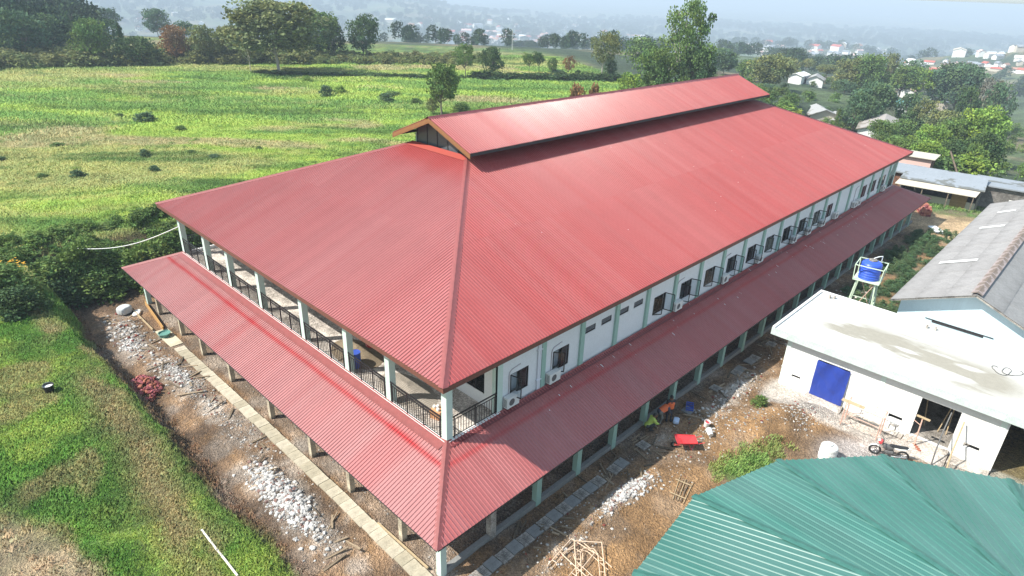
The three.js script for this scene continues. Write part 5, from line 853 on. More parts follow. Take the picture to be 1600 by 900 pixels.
const shapes = {                                                       // envelope radius at height fraction, crown base, clumps, clump size, leaves per clump, leaf size
  round: { base: 0.20, env: h => Math.pow(Math.sin(Math.PI * (0.08 + 0.84 * h)), 0.6), clumps: 38, cs: 0.17, leaves: 44, leaf: 0.055 },
  wide: { base: 0.34, env: h => Math.pow(Math.sin(Math.PI * (0.15 + 0.75 * h)), 0.5), clumps: 60, cs: 0.13, leaves: 40, leaf: 0.048 },
  tall: { base: 0.10, env: h => 0.55 + 0.45 * Math.sin(Math.PI * Math.min(1, h * 0.95 + 0.12)) * (1 - 0.55 * h), clumps: 64, cs: 0.13, leaves: 38, leaf: 0.042 },
  cone: { base: 0.06, env: h => 1.0 - 0.92 * h, clumps: 58, cs: 0.10, leaves: 40, leaf: 0.036 },
  sparse: { base: 0.38, env: h => 0.4 + 0.6 * Math.sin(Math.PI * h), clumps: 26, cs: 0.13, leaves: 26, leaf: 0.05 },
  umbrella: { base: 0.62, env: h => Math.sqrt(Math.max(0, 1 - h * h * 0.8)), clumps: 30, cs: 0.15, leaves: 46, leaf: 0.05 },
  billow: { base: 0.10, env: h => (h < 0.45 ? 0.98 : lerp(0.98, 0.52, (h - 0.45) / 0.55)) * (0.85 + 0.3 * Math.sin(h * 17)) * (h > 0.9 ? 0.75 : 1), clumps: 30, cs: 0.135, leaves: 60, leaf: 0.036 },
  bush: { base: 0.0, env: h => Math.sqrt(Math.max(0, 1 - h * h * 0.9)), clumps: 26, cs: 0.22, leaves: 38, leaf: 0.085 },
};
const crownCache = {};
function crownGeo(kind, variant, rich = 1) {
  const key = kind + variant + '/' + rich; if (crownCache[key]) return crownCache[key];
  const S = shapes[kind]; reseed(kind.length * 977 + variant * 131 + 5);
  const out = new MB(), br = new MB(), lean = new THREE.Vector3(rr(-0.06, 0.06), 0, rr(-0.06, 0.06)), nC = Math.round(S.clumps * Math.sqrt(rich)), nL = Math.round(S.leaves * rich), lf = S.leaf / Math.pow(rich, 0.4);
  for (let k = 0; k < nC; k++) {
    const h = Math.pow((k + rnd()) / nC, kind === 'cone' ? 1.25 : 0.9), a = k * 2.39996 + rr(-0.5, 0.5), irr = 0.62 + 0.62 * vnoise(Math.cos(a) * 1.6 + variant * 7, Math.sin(a) * 1.6 + h * 4), e = 0.5 * S.env(h) * irr, r = e * Math.pow(rnd(), 0.35) * 0.86;
    const c = new THREE.Vector3(Math.cos(a) * r, S.base + (1 - S.base) * (0.04 + 0.9 * h), Math.sin(a) * r).addScaledVector(lean, h * 2), q = S.cs * rr(0.5, 1.4) * (kind === 'cone' ? 1.15 - 0.75 * h : 1), hue = rr(0.78, 1.28), warm = rr(-0.1, 0.16);
    for (let j = 0; j < nL; j++) {
      const d = new THREE.Vector3(rr(-1, 1), rr(-0.75, 1), rr(-1, 1)); if (d.lengthSq() < 0.01) continue; d.normalize(); const x = q * Math.pow(rnd(), 0.4);
      const p = c.clone().add(new THREE.Vector3(d.x * x, d.y * x * 0.72, d.z * x)), z = hue * rr(0.8, 1.2);
      spray(out, p, d, lf * rr(0.7, 1.4), [z * (1 + warm), z, z * (1 - warm * 1.4)]);
    }
    if (k % 3 === 0 && kind !== 'bush') { const root = [c.x * 0.12, S.base * 0.75 + 0.55 * (c.y - S.base) * 0.5, c.z * 0.12]; br.tube(root, [c.x * 0.92, c.y, c.z * 0.92], 0.012, 4, 0.004, false); }
  }
  return crownCache[key] = { crown: out.geometry(), limbs: br.n === 0 && br.p.length ? br : null };
}
function trunkGeo(kind, variant) {
  const S = shapes[kind], key = 't' + kind + variant; if (crownCache[key]) return crownCache[key];
  reseed(variant * 71 + 3); const m = new MB(), top = kind === 'tall' || kind === 'cone' || kind === 'billow' ? 0.92 : Math.min(0.8, S.base + 0.28); let p = [0, -0.02, 0]; const n = 6, r0 = kind === 'wide' ? 0.032 : 0.021;
  for (let k = 1; k <= n; k++) { const q = [rr(-0.012, 0.012) * k * 0.6, top * k / n, rr(-0.012, 0.012) * k * 0.6]; m.tube(p, q, lerp(r0, r0 * 0.35, (k - 1) / n), 7, lerp(r0, r0 * 0.35, k / n), false); p = q; }
  const L = crownGeo(kind, variant).limbs; if (L) { m.p.push(...L.p); m.t.push(...L.t); }
  return crownCache[key] = m.geometry();
}
function tree(name, label, cat, p, h, w, kind, mat, o = {}) {
  const t = thing(name, label, cat, p, o.turn ?? hash(Math.round(p[0] * 7), Math.round(p[2] * 7)) * 6.28, o.group), v = o.variant ?? Math.floor(hash(Math.round(p[0] * 3), 9) * 3), G = crownGeo(kind, v, o.rich ?? 1);
  if (kind !== 'bush') { const k = mesh('trunk', trunkGeo(kind, v), o.bark ?? M.bark, t); k.scale.set(Math.min(w, h * 0.8), h, Math.min(w, h * 0.8)); }
  const c = mesh(kind === 'bush' ? 'foliage' : 'crown', G.crown, LEAF[mat], t); c.scale.set(w, h, w);
  return t;
}
// by photo pixel: foot (x, y) or { d: metres away }, top y, crown width in pixels
const T = (name, label, px, foot, topY, wPx, kind, mat, o = {}) => {
  const p = typeof foot === 'number' ? meets(px, foot) : away(px, foot.d); const h = Math.max(0.4, heightTo(p, px, topY)); const k = kind === 'bush' ? 0.92 : 0.89; return tree(name, label, o.cat ?? 'tree', p, h * k, Math.max(0.4, metres(p, wPx) * k), kind, mat, o);
};
// the pasture
T('broadleaf_tree', 'full green tree with a slender trunk standing before the dark wood on the left', 148, 103, 22, 50, 'round', 'mid', { rich: 1.6 });
T('spreading_tree', 'large spreading tree with pale limbs at the left end of the tree row', 436, 114, -12, 164, 'wide', 'olive', { rich: 2.2, bark: M.barkPale });
T('slim_tree', 'slim pale-stemmed tree leaning at the left edge of the spreading tree', 392, 112, 50, 34, 'sparse', 'olive', { bark: M.barkPale });
T('row_tree', 'tall full tree behind the spreading one, second in the row', 497, { d: 188 }, 10, 66, 'round', 'mid', { rich: 1.7 });
T('row_tree', 'dark full tree in the row between its taller neighbours', 522, { d: 192 }, 18, 52, 'tall', 'dark', { rich: 1.4 });
T('row_tree', 'rounded dark tree closing the row at its right end', 567, { d: 190 }, 17, 52, 'round', 'dark', { rich: 1.7, variant: 1 });
T('row_tree', 'dense dark tree low behind the spreading tree', 470, { d: 196 }, 40, 60, 'round', 'dark');
T('pasture_tree', 'lone loose-crowned tree standing just beyond the raised ridge', 690, 182, 90, 58, 'wide', 'mid', { rich: 1.5, variant: 2 });
T('small_tree', 'low grey-green tree at the foot of the lone pasture tree', 676, 180, 150, 24, 'round', 'olive');
T('pasture_tree', 'tree with stacked clumps behind the lone pasture tree', 727, 123, 62, 46, 'sparse', 'mid', { rich: 2.4 });
T('pasture_tree', 'compact dark tree alone on the bright pasture', 770, 120, 68, 38, 'round', 'dark', { rich: 1.4, variant: 2 });
T('umbrella_tree', 'thin-stemmed flat-topped tree, leftmost of the line on the crest', 826, 121, 80, 28, 'umbrella', 'mid');
T('umbrella_tree', 'thin-stemmed round-topped tree, second of the line on the crest', 841, 121, 78, 24, 'umbrella', 'dark');
T('small_tree', 'small tree with a clear stem on the crest beside the thin-stemmed pair', 862, 116, 88, 20, 'round', 'mid');
T('small_tree', 'small rust-tinged tree on the crest by the hedge', 888, 122, 84, 26, 'sparse', 'rust', { rich: 2 });
T('small_tree', 'small dark sapling right of the rust-tinged tree', 902, 121, 108, 12, 'round', 'dark');
T('pale_tree', 'tall open tree with a pale trunk left of the great tree', 940, 126, 42, 62, 'sparse', 'olive', { rich: 3, bark: M.barkPale });
T('small_tree', 'dark small tree beneath the open pale-trunked tree', 953, 122, 90, 24, 'round', 'dark');
T('broadleaf_tree', 'broad hazy tree between the open tree and the great tree', 1002, { d: 200 }, 53, 60, 'round', 'mid');
T('great_tree', 'great tall tree with billowing clumps rising behind the raised ridge', 1070, { d: 128 }, -24, 104, 'billow', 'mid', { rich: 2.6, variant: 1, bark: M.barkPale });
T('great_tree_companion', 'rounded tree at the left foot of the great tree', 1032, { d: 126 }, 66, 60, 'round', 'mid', { rich: 1.8 });
T('great_tree_companion', 'rounded tree at the right foot of the great tree', 1092, { d: 126 }, 62, 64, 'round', 'dark', { rich: 1.8, variant: 2 });
T('small_tree', 'bushy green tree left of the great tree above the roof ridge', 990, { d: 118 }, 108, 46, 'round', 'fresh');
T('russet_bush', 'reddish bush at the edge of the roof ridge on the pasture', 905, { d: 100 }, 128, 34, 'bush', 'rust', { cat: 'bush' });
T('russet_bush', 'smaller reddish bush right of the larger reddish bush', 932, { d: 100 }, 127, 28, 'bush', 'rust', { cat: 'bush', variant: 1 });
// the trees behind the pasture on the left
T('wood_tree', 'tall dark tree at the far left of the wood', 12, { d: 198 }, 2, 60, 'round', 'blue', { rich: 1.4 });
T('wood_tree', 'broad dark tree second from the left in the wood', 42, { d: 192 }, 6, 66, 'round', 'blue', { rich: 1.4, variant: 1 });
T('wood_tree', 'dark tree in the wood with a ragged pointed top', 82, { d: 198 }, 14, 56, 'tall', 'blue', { variant: 2 });
T('conifer', 'dark pointed conifer rising behind the full green tree', 126, { d: 202 }, 8, 44, 'cone', 'blue', { rich: 1.4 });
T('wood_tree', 'dark tree in the wood right behind the full green tree', 166, { d: 202 }, 22, 52, 'tall', 'blue');
T('conifer', 'layered conifer right of the full green tree', 193, { d: 180 }, 24, 30, 'cone', 'dark', { rich: 1.4, variant: 1 });
T('wood_tree', 'low broad tree beneath the layered conifer', 218, { d: 176 }, 52, 58, 'round', 'dark', { rich: 1.4 });
T('far_tree', 'hazy domed tree beyond the wood, left of the far red roof', 176, { d: 330 }, 8, 36, 'wide', 'blue');
T('far_tree', 'hazy double-crowned tree right of the far red roof', 252, { d: 330 }, 9, 40, 'round', 'blue', { rich: 1.5 });
T('russet_tree', 'russet broad tree in the belt behind the pasture', 274, { d: 180 }, 34, 42, 'round', 'rust', { rich: 1.6 });
T('wood_tree', 'olive rounded tree right of the russet tree', 322, { d: 178 }, 33, 44, 'round', 'olive', { rich: 1.6 });
T('wood_tree', 'hazy green tree behind and between the russet and olive trees', 296, { d: 250 }, 30, 30, 'round', 'blue');
T('wood_tree', 'olive tree close left of the spreading tree', 362, { d: 178 }, 32, 50, 'round', 'olive', { rich: 1.6, variant: 2 });
T('conifer', 'small pointed conifer peeping out left of the spreading tree', 366, { d: 200 }, 15, 16, 'cone', 'blue');
// right-hand side behind the building
T('broadleaf_tree', 'big hazy rounded tree right of the great tree', 1136, { d: 230 }, 73, 52, 'round', 'blue', { rich: 1.8 });
T('broadleaf_tree', 'hazy rounded tree partly behind the end of the roof ridge', 1174, { d: 215 }, 90, 40, 'round', 'mid');
T('broadleaf_tree', 'tall olive tree just past the end of the roof ridge', 1212, { d: 200 }, 80, 66, 'round', 'olive', { rich: 1.8, variant: 2 });
T('broadleaf_tree', 'olive tree left of the parked cars', 1240, { d: 240 }, 88, 40, 'round', 'olive', { rich: 1.3 });
T('broadleaf_tree', 'dark rounded tree in front of the parked cars', 1215, { d: 190 }, 132, 40, 'round', 'blue', { rich: 1.6 });
T('broadleaf_tree', 'dark rounded tree below the far lawn', 1266, { d: 235 }, 138, 34, 'round', 'blue', { rich: 1.4, variant: 1 });
T('thin_tree', 'thin-stemmed tree right of the parked cars', 1266, { d: 300 }, 90, 26, 'umbrella', 'olive');
T('thin_tree', 'round tree on a dark stem behind the small hut', 1300, { d: 270 }, 99, 44, 'umbrella', 'olive', { rich: 1.6 });
T('russet_tree', 'small rusty tree under the round tree on a dark stem', 1294, { d: 255 }, 132, 16, 'sparse', 'rust', { rich: 2 });
T('broadleaf_tree', 'tall olive tree with visible limbs left of the highest clump', 1336, { d: 240 }, 86, 54, 'round', 'olive', { rich: 2, variant: 1 });
T('broadleaf_tree', 'dark low tree in front of the tall olive tree', 1335, { d: 225 }, 124, 34, 'round', 'blue');
T('broadleaf_tree', 'highest tree of the clump in the middle of the right side', 1374, { d: 240 }, 77, 62, 'tall', 'mid', { rich: 2 });
T('broadleaf_tree', 'olive domed tree close right of the highest tree', 1399, { d: 270 }, 78, 36, 'round', 'olive');
T('broadleaf_tree', 'broad domed tree with a pale stem right of the clump', 1424, { d: 250 }, 98, 50, 'wide', 'mid', { rich: 1.5 });
T('broadleaf_tree', 'bright green tree leaning right at the end of the clump', 1453, { d: 260 }, 103, 34, 'wide', 'fresh');
T('broadleaf_tree', 'hazy broad tree behind the domed pale-stemmed tree', 1428, { d: 320 }, 90, 50, 'round', 'blue');
T('fig_tree', 'massive wide tree with purplish top on the right', 1520, { d: 260 }, 94, 88, 'wide', 'blue', { rich: 2.6, variant: 1 });
T('fig_tree', 'purplish bare-topped crown left of the massive wide tree', 1500, { d: 285 }, 91, 62, 'wide', 'grey', { rich: 1.6 });
T('broadleaf_tree', 'dark tree in front of the massive wide tree', 1541, { d: 190 }, 129, 36, 'round', 'dark', { rich: 1.4 });
T('broadleaf_tree', 'grey-limbed tree at the right edge near the pale road', 1572, { d: 240 }, 118, 44, 'wide', 'grey', { rich: 1.4 });
T('broadleaf_tree', 'dark hazy tree at the right edge of the picture', 1592, { d: 220 }, 124, 40, 'round', 'blue');
T('broadleaf_tree', 'big dark tree left of the small white kiosk', 1384, { d: 175 }, 122, 62, 'round', 'blue', { rich: 2, variant: 2 });
T('broadleaf_tree', 'dark spreading tree just left of the teal roof', 1364, { d: 160 }, 140, 50, 'round', 'blue', { rich: 1.4 });
T('broadleaf_tree', 'dark bushy tree below the massive wide tree', 1450, { d: 180 }, 142, 40, 'round', 'blue', { rich: 1.4 });
T('broadleaf_tree', 'low hazy tree right of the bushy dark tree', 1476, { d: 175 }, 150, 34, 'round', 'olive');
T('conifer', 'pointed yellowish cypress before the white house', 1334, { d: 140 }, 164, 28, 'cone', 'mid', { rich: 2.2 });
T('small_tree', 'dark round tree left of the cypress', 1294, { d: 170 }, 168, 30, 'round', 'blue', { rich: 1.4 });
T('small_tree', 'dark upright tree nearest the left of the cypress', 1316, { d: 166 }, 166, 18, 'tall', 'blue');
T('banana_clump', 'light green leafy clump beyond the end of the roof', 1250, { d: 152 }, 162, 44, 'bush', 'fresh', { cat: 'shrub' });
T('banana_clump', 'yellowish leafy clump above the red hip', 1268, { d: 146 }, 173, 26, 'bush', 'yellow', { cat: 'shrub' });
T('garden_tree', 'olive-green tree in front of the white house', 1418, { d: 142 }, 188, 44, 'round', 'mid', { rich: 2 });
T('garden_tree', 'bushy tree right of the olive-green garden tree', 1442, { d: 148 }, 186, 40, 'round', 'mid', { rich: 1.6, variant: 1 });
T('garden_tree', 'dark tree with orange-tinged leaves above the pale roofs', 1466, { d: 175 }, 168, 44, 'round', 'dark', { rich: 1.5 });
T('garden_tree', 'tall russet-tipped tree behind the right grove', 1512, { d: 168 }, 170, 48, 'round', 'olive', { rich: 1.5 });
T('grove_tree', 'yellow-flecked tree at the left end of the right grove', 1490, { d: 132 }, 192, 56, 'round', 'fresh', { rich: 2.2 });
T('grove_tree', 'dense green tree in the middle of the right grove', 1528, { d: 136 }, 184, 58, 'round', 'mid', { rich: 2, variant: 1 });
T('grove_tree', 'tall bright green tree at the right end of the right grove', 1578, { d: 138 }, 163, 66, 'round', 'fresh', { rich: 2, variant: 2 });
T('grove_tree', 'dark tree below the bright one at the right edge', 1590, { d: 114 }, 205, 54, 'round', 'dark', { rich: 1.6 });
T('grove_tree', 'yellow-green tree on the slope above the sheet-roofed shed', 1500, { d: 112 }, 222, 50, 'round', 'fresh', { rich: 1.8 });
T('grove_tree', 'dark leafy tree on the slope left above the sheet-roofed shed', 1456, { d: 114 }, 216, 58, 'round', 'mid', { rich: 1.8, variant: 1 });
T('grove_tree', 'dark tree on the slope right above the sheet-roofed shed', 1548, { d: 114 }, 218, 54, 'round', 'dark', { rich: 1.6, variant: 2 });
T('grove_tree', 'low bushy tree beside the small red tank', 1586, { d: 110 }, 248, 50, 'bush', 'fresh', { rich: 1.5 });
T('grove_tree', 'low leafy bush between the leaning post and the red tank', 1540, { d: 108 }, 254, 50, 'bush', 'mid', { rich: 1.5, variant: 1 });
T('palm_like_tree', 'feathery pale-stemmed tree by the right edge above the block hut', 1583, { d: 112 }, 228, 34, 'umbrella', 'mid', { bark: M.barkPale, rich: 1.4 });
T('grove_tree', 'small leafy tree beyond the far corner of the red hip', 1430, { d: 118 }, 214, 44, 'bush', 'mid', { rich: 1.5 });
T('grove_tree', 'leafy bush peeping over the far corner of the roof', 1398, { d: 118 }, 222, 36, 'bush', 'dark', { rich: 1.3 });
// shrubs on the cut bank behind the building and in the pasture
{
  const W = [['bank_shrub', 'broad dark shrub on the cut bank nearest the gallery corner', 236, 452, 352, 70, 'mid'], ['bank_shrub', 'dense green shrub at the top of the cut bank', 190, 436, 362, 66, 'mid'], ['bank_shrub', 'tall leafy shrub on the cut bank left of the wire', 132, 450, 350, 66, 'mid'], ['bank_shrub', 'dark shrub under the wire on the cut bank', 165, 462, 398, 70, 'mid'], ['bank_shrub', 'shrub with pale flowers at the left of the cut bank', 78, 452, 378, 70, 'mid'], ['bank_shrub', 'low dark shrub at the left end of the cut bank', 100, 478, 412, 70, 'dark'], ['flowering_shrub', 'leafy shrub with yellow flowers at the left edge', 18, 470, 392, 74, 'mid'], ['bank_shrub', 'dark shrub below the yellow-flowered shrub', 40, 486, 424, 62, 'dark'], ['bank_shrub', 'green shrub seen under the corner of the upper roof', 268, 400, 344, 44, 'mid']];
  for (const [n, l, px, fy, ty, w, m] of W) T(n, l, px, fy, ty + 20, w, 'bush', m, { cat: 'shrub', rich: 2.6 });
  const f = thing('yellow_flowers', 'cluster of yellow flowers on the shrub at the left edge', 'flowers', meets(22, 440)); reseed(4); const m = new MB(); for (let k = 0; k < 42; k++) { const c = [rr(-0.5, 0.9), rr(0.5, 1.5), rr(-0.4, 0.6)]; for (let j = 0; j < 5; j++) { const a = j * 1.257 + k; m.tri(c, [c[0] + 0.07 * Math.cos(a), c[1] + 0.02, c[2] + 0.07 * Math.sin(a)], [c[0] + 0.07 * Math.cos(a + 1), c[1] + 0.02, c[2] + 0.07 * Math.sin(a + 1)]); } } m.build('petals', new THREE.MeshStandardMaterial({ color: new THREE.Color().setRGB(0.75, 0.38, 0.02), side: THREE.DoubleSide, roughness: 0.8 }), f);
  const Bs = [[125, 277, 264, 26, 'dark', 'dark round bush left of the roof corner on the pasture'], [242, 268, 257, 22, 'dark', 'dark round bush above the roof corner on the pasture'], [228, 244, 232, 20, 'dark', 'round bush above the two dark bushes on the pasture'], [226, 190, 174, 40, 'dark', 'largest dark bush in the upper left pasture'], [190, 184, 176, 18, 'mid', 'small bush left of the largest dark bush'], [510, 151, 132, 28, 'dark', 'dark bush below the row of trees'], [604, 160, 145, 38, 'dark', 'dark low bush left of the lone pasture tree'], [615, 150, 142, 34, 'mid', 'flat bush behind the dark low bush'], [650, 163, 152, 28, 'mid', 'bush just left of the foot of the lone pasture tree'], [720, 176, 160, 40, 'mid', 'leafy bush right of the foot of the lone pasture tree'], [88, 230, 222, 26, 'mid', 'low green bush in the left pasture'], [68, 278, 270, 20, 'mid', 'pale flowering bush in the left pasture'], [0, 252, 244, 18, 'dark', 'dark bush cut by the left edge of the pasture'], [300, 240, 234, 18, 'mid', 'small bush in the dry strip above the roof'], [405, 235, 228, 14, 'mid', 'tiny bush near the middle of the dry strip'], [336, 246, 240, 26, 'dark', 'low dark tuft in the dry strip above the roof'], [480, 128, 118, 20, 'fresh', 'leafy plant at the foot of the tree row'], [530, 146, 133, 26, 'fresh', 'spiky pale plant below the tree row'], [872, 116, 108, 34, 'dark', 'dark hedge bush on the crest'], [282, 205, 196, 22, 'mid', 'bush on the terrace right of the largest dark bush']];
  for (const [px, fy, ty, w, m, l] of Bs) T('pasture_bush', l, px, fy, ty, w * 0.85, 'bush', m === 'dark' ? 'blue' : m, { cat: 'bush' });
  T('yard_bush', 'small green bush on the earth near the flat-roofed building', 1184, 634, 616, 26, 'bush', 'mid', { cat: 'bush' });
}

// ───────────────────────── sheds and houses beyond the yard ─────────────────────────
const houseMats = { white: M.white, cream: std(0.48, 0.44, 0.37, 0.9), grey: std(0.36, 0.36, 0.36, 0.8, { map: rep(T_stain, 4) }), zinc: std(0.29, 0.32, 0.355, 0.6, { map: rep(T_stain, 5) }), teal: std(0.07, 0.20, 0.22, 0.6), green: std(0.10, 0.26, 0.20, 0.6), redRoof: std(0.40, 0.10, 0.07, 0.8), rust: std(0.36, 0.20, 0.14, 0.85), pink: std(0.62, 0.42, 0.38, 0.85), brickw: std(0.30, 0.15, 0.10, 0.95, { map: rep(T_soil, 1.4) }), block: std(0.30, 0.285, 0.27, 0.95, { map: rep(T_soil, 2.1) }) };
function gableHouse(o, l, w, h, r, wall, roof, win = 0) {              // length along x, ridge along x
  const ov = 0.45, m = new MB(); m.box(-l / 2, l / 2, -1.5, h, -w / 2, w / 2); for (const x of [-l / 2, l / 2]) m.tri([x, h, -w / 2], [x, h, w / 2], [x, h + r * 0.96, 0]); m.build('wall', wall, o);
  const q = new MB(), e = w / 2 + ov, dz = r * ov / (w / 2); for (const s of [-1, 1]) { q.quad([-l / 2 - ov, h - dz, s * e], [l / 2 + ov, h - dz, s * e], [l / 2 + ov, h + r, 0], [-l / 2 - ov, h + r, 0]); q.quad([-l / 2 - ov, h - dz - 0.14, s * e], [l / 2 + ov, h - dz - 0.14, s * e], [l / 2 + ov, h - dz, s * e], [-l / 2 - ov, h - dz, s * e]); for (const x of [-l / 2 - ov, l / 2 + ov]) q.quad([x, h - dz - 0.14, s * e], [x, h - dz, s * e], [x, h + r, 0], [x, h + r - 0.14, 0]); } q.build('roof', roof, o);
  for (let k = 0; k < win; k++) { const x = lerp(-l / 2, l / 2, (k + 0.5) / win); for (const s of [-1, 1]) { const f = part('window', o); new MB().box(x - 0.55, x + 0.55, h * 0.36, h * 0.80, s * (w / 2 + 0.01) - 0.02, s * (w / 2 + 0.01) + 0.02).build('frame', M.white, f); new MB().box(x - 0.46, x + 0.46, h * 0.39, h * 0.77, s * (w / 2 + 0.02) - 0.02, s * (w / 2 + 0.02) + 0.02).build('pane', M.dark, f); } }
}
{
  // open-fronted shed with two grey roof sheets
  const s = thing('sheet_roofed_shed', 'long low shed with a grey sheet roof and a paler lower canopy', 'shed', [78.2, terrain(78, -1), -0.9], -1.48);
  const R = new MB(); R.quad([-4.2, 2.5, -2.2], [4.6, 2.5, -2.0], [4.4, 3.3, 2.6], [-4.0, 3.3, 2.4]); R.quad([-4.2, 2.42, -2.2], [4.6, 2.42, -2.0], [4.6, 2.5, -2.0], [-4.2, 2.5, -2.2]); R.build('roof', houseMats.zinc, s);
  const Cn = new MB(); Cn.quad([-4.4, 2.0, -3.4], [4.0, 2.0, -3.3], [4.2, 2.38, -2.0], [-4.2, 2.38, -2.1]); Cn.quad([-4.4, 1.93, -3.4], [4.0, 1.93, -3.3], [4.0, 2.0, -3.3], [-4.4, 2.0, -3.4]); Cn.build('canopy', houseMats.cream, s);
  new MB().box(-4, 4.2, -0.5, 2.5, 2.0, 2.2).build('back_wall', houseMats.block, s); for (const x of [-4, 4.1]) new MB().box(x, x + 0.15, -0.5, 2.4, -1.9, 2.0).build('side_wall', houseMats.block, s);
  new MB().box(-3.85, 4.1, -0.5, 0.9, -1.9, -1.78).build('parapet', houseMats.cream, s); for (const x of [-4.2, -1.4, 1.3, 3.8]) new MB().beam([x, -0.3, -3.2], [x, 2.0, -3.2], 0.1, 0.1).build('post', M.woodGrey, s);
  new MB().box(1.6, 3.2, -0.3, 1.9, -1.99, -1.92).build('door', M.wood, s);
  // hut with pale, red-stained walls behind the far roof corner
  const k = thing('brick_hut', 'half-plastered brick hut with a flat sheet roof beyond the far roof corner', 'hut', [89, terrain(89, 6.5), 6.0], -1.5);
  new MB().box(-3.2, 3.2, -1, 3.4, -0.16, 0).build('front_wall', houseMats.pink, k); new MB().box(-3.2, -3.0, -1, 3.4, 0.01, 3.4).build('side_wall', houseMats.brickw, k); new MB().box(3.0, 3.2, -1, 3.4, 0.01, 3.4).build('side_wall', houseMats.brickw, k); new MB().box(-2.99, 2.99, -1, 3.4, 3.2, 3.4).build('back_wall', houseMats.brickw, k); new MB().box(-3.6, 3.6, 3.41, 3.5, -0.6, 3.8).build('roof', houseMats.cream, k); new MB().box(1.9, 2.6, 0.2, 2.0, -0.19, -0.165).build('door', M.brickDark, k);
  const k2 = thing('brick_hut', 'lower grey hut with a sheet roof below the half-plastered brick hut', 'hut', [82, terrain(82, 5), 4.6], -1.48);
  new MB().box(-2.2, 2.2, -1, 2.2, -1.6, 1.6).build('wall', houseMats.brickw, k2); const kr = new MB(); kr.quad([-2.5, 2.3, -2], [2.5, 2.3, -2], [2.5, 2.8, 2], [-2.5, 2.8, 2]); kr.build('roof', houseMats.zinc, k2);
  // flat block hut on the right with a doorway
  const b = thing('block_hut', 'grey unplastered block hut with a flat roof and dark doorway', 'hut', [82.4, terrain(81, -8), -8.6], -1.48);
  const bw = new MB(); bw.box(-4.6, 2.2, -0.6, 2.7, 2.2, 2.4); bw.box(-4.6, -4.4, -0.6, 2.7, -2, 2.2); bw.box(4.3, 4.5, -0.6, 2.7, -2, 2.2); bw.box(-4.4, 2.0, -0.6, 2.7, -2.2, -2.0); bw.box(3.6, 4.5, -0.6, 2.7, -2.2, -2.0); bw.box(2.0, 3.6, 2.1, 2.7, -2.2, -2.0); bw.build('wall', houseMats.block, b); new MB().box(-1.0, 1.9, 0.0, 1.5, -2.22, -2.201).build('plaster_panel', houseMats.white, b); new MB().box(-5, 4.9, 2.71, 2.86, -2.6, 2.8).build('roof', houseMats.zinc, b);
  // small red tank on a stand
  const t = thing('tank_stand', 'faded red tank on a spindly metal stand behind the block hut', 'tank stand', [87.5, terrain(87.5, -9.5), -8.9]); for (const [x, z] of [[-0.9, -0.7], [0.9, -0.7], [0.9, 0.7], [-0.9, 0.7]]) new MB().tube([x, -0.5, z], [x * 0.8, 3.4, z * 0.8], 0.06, 6).build('leg', M.steel, t); new MB().box(-1.2, 1.2, 3.4, 3.52, -0.9, 0.9).build('platform', M.woodGrey, t); new MB().lathe([[0, 3.53], [0.62, 3.53], [0.66, 4.0], [0.62, 4.7], [0.4, 4.85], [0, 4.88]], [0, 0, 0], 16).build('tank_body', std(0.60, 0.22, 0.17, 0.8), t);
  const lp = meets(1510, 310), lt = away(1536, Math.hypot(lp[0] - CAM.u, lp[2] - CAM.v) + 1.5); tag(new MB().tube([lp[0], lp[1] - 0.3, lp[2]], [lt[0], lp[1] + heightTo(lt, 1536, 243) + lt[1] - lp[1], lt[2]], 0.14, 8, 0.10).build('leaning_post', M.woodGrey), 'tall leaning timber post in front of the sheet-roofed shed', 'post');
  // timber and brick stacks
  const ts = thing('timber_stack', 'leaning stack of brown timber planks before the sheet-roofed shed', 'timber stack', meets(1468, 304), 0.3); reseed(12); for (let j = 0; j < 12; j++) new MB().beam([-1.2 + j * 0.16, 0, -0.6 + rr(-0.1, 0.1)], [0.2 + j * 0.17, 1.9 + rr(-0.2, 0.2), 0.5], 0.16, 0.05).build('plank', j % 2 ? M.wood : M.woodGrey, ts);
  const bg = new THREE.BoxGeometry(0.4, 0.2, 0.22), stack = (label, p, nx, ny, nz, turn, mats) => { const o = thing('brick_stack', label, 'bricks', p, turn); for (let x = 0; x < nx; x++) for (let y = 0; y < ny; y++) for (let z = 0; z < nz; z++) { if (y === ny - 1 && hash(x * 9 + z, y) < 0.3) continue; const m = mesh('brick', bg, mats[Math.floor(hash(x + z * 7, y) * mats.length)], o); m.position.set((x - nx / 2) * 0.43 + 0.03 * hash(x, y), 0.1 + y * 0.21, (z - nz / 2) * 0.25); m.rotation.y = 0.12 * (hash(x, z + y) - 0.5); } };
  const roseB = std(0.42, 0.17, 0.13, 0.95);
  stack('stack of red bricks on the sandy ground by the far lower roof corner', meets(1443, 333), 5, 5, 4, 0.5, [M.brick, roseB, M.brickDark]); stack('large stack of bricks beyond the far end of the lower roof', meets(1425, 291), 7, 5, 6, 0.3, [M.brick, roseB, houseMats.pink]);
  reseed(14); const sc = thing('scrap_pile', 'pile of planks and scrap on the grass before the block hut', 'scrap pile', meets(1507, 318), 0.4); for (let j = 0; j < 12; j++) new MB().beam([rr(-1.6, 0), rr(0.05, 0.4), rr(-0.8, 0.8)], [rr(0, 1.8), rr(0.05, 0.5), rr(-0.8, 0.8)], 0.14, 0.06).build('plank', [M.woodGrey, M.wood, M.woodPale][j % 3], sc);
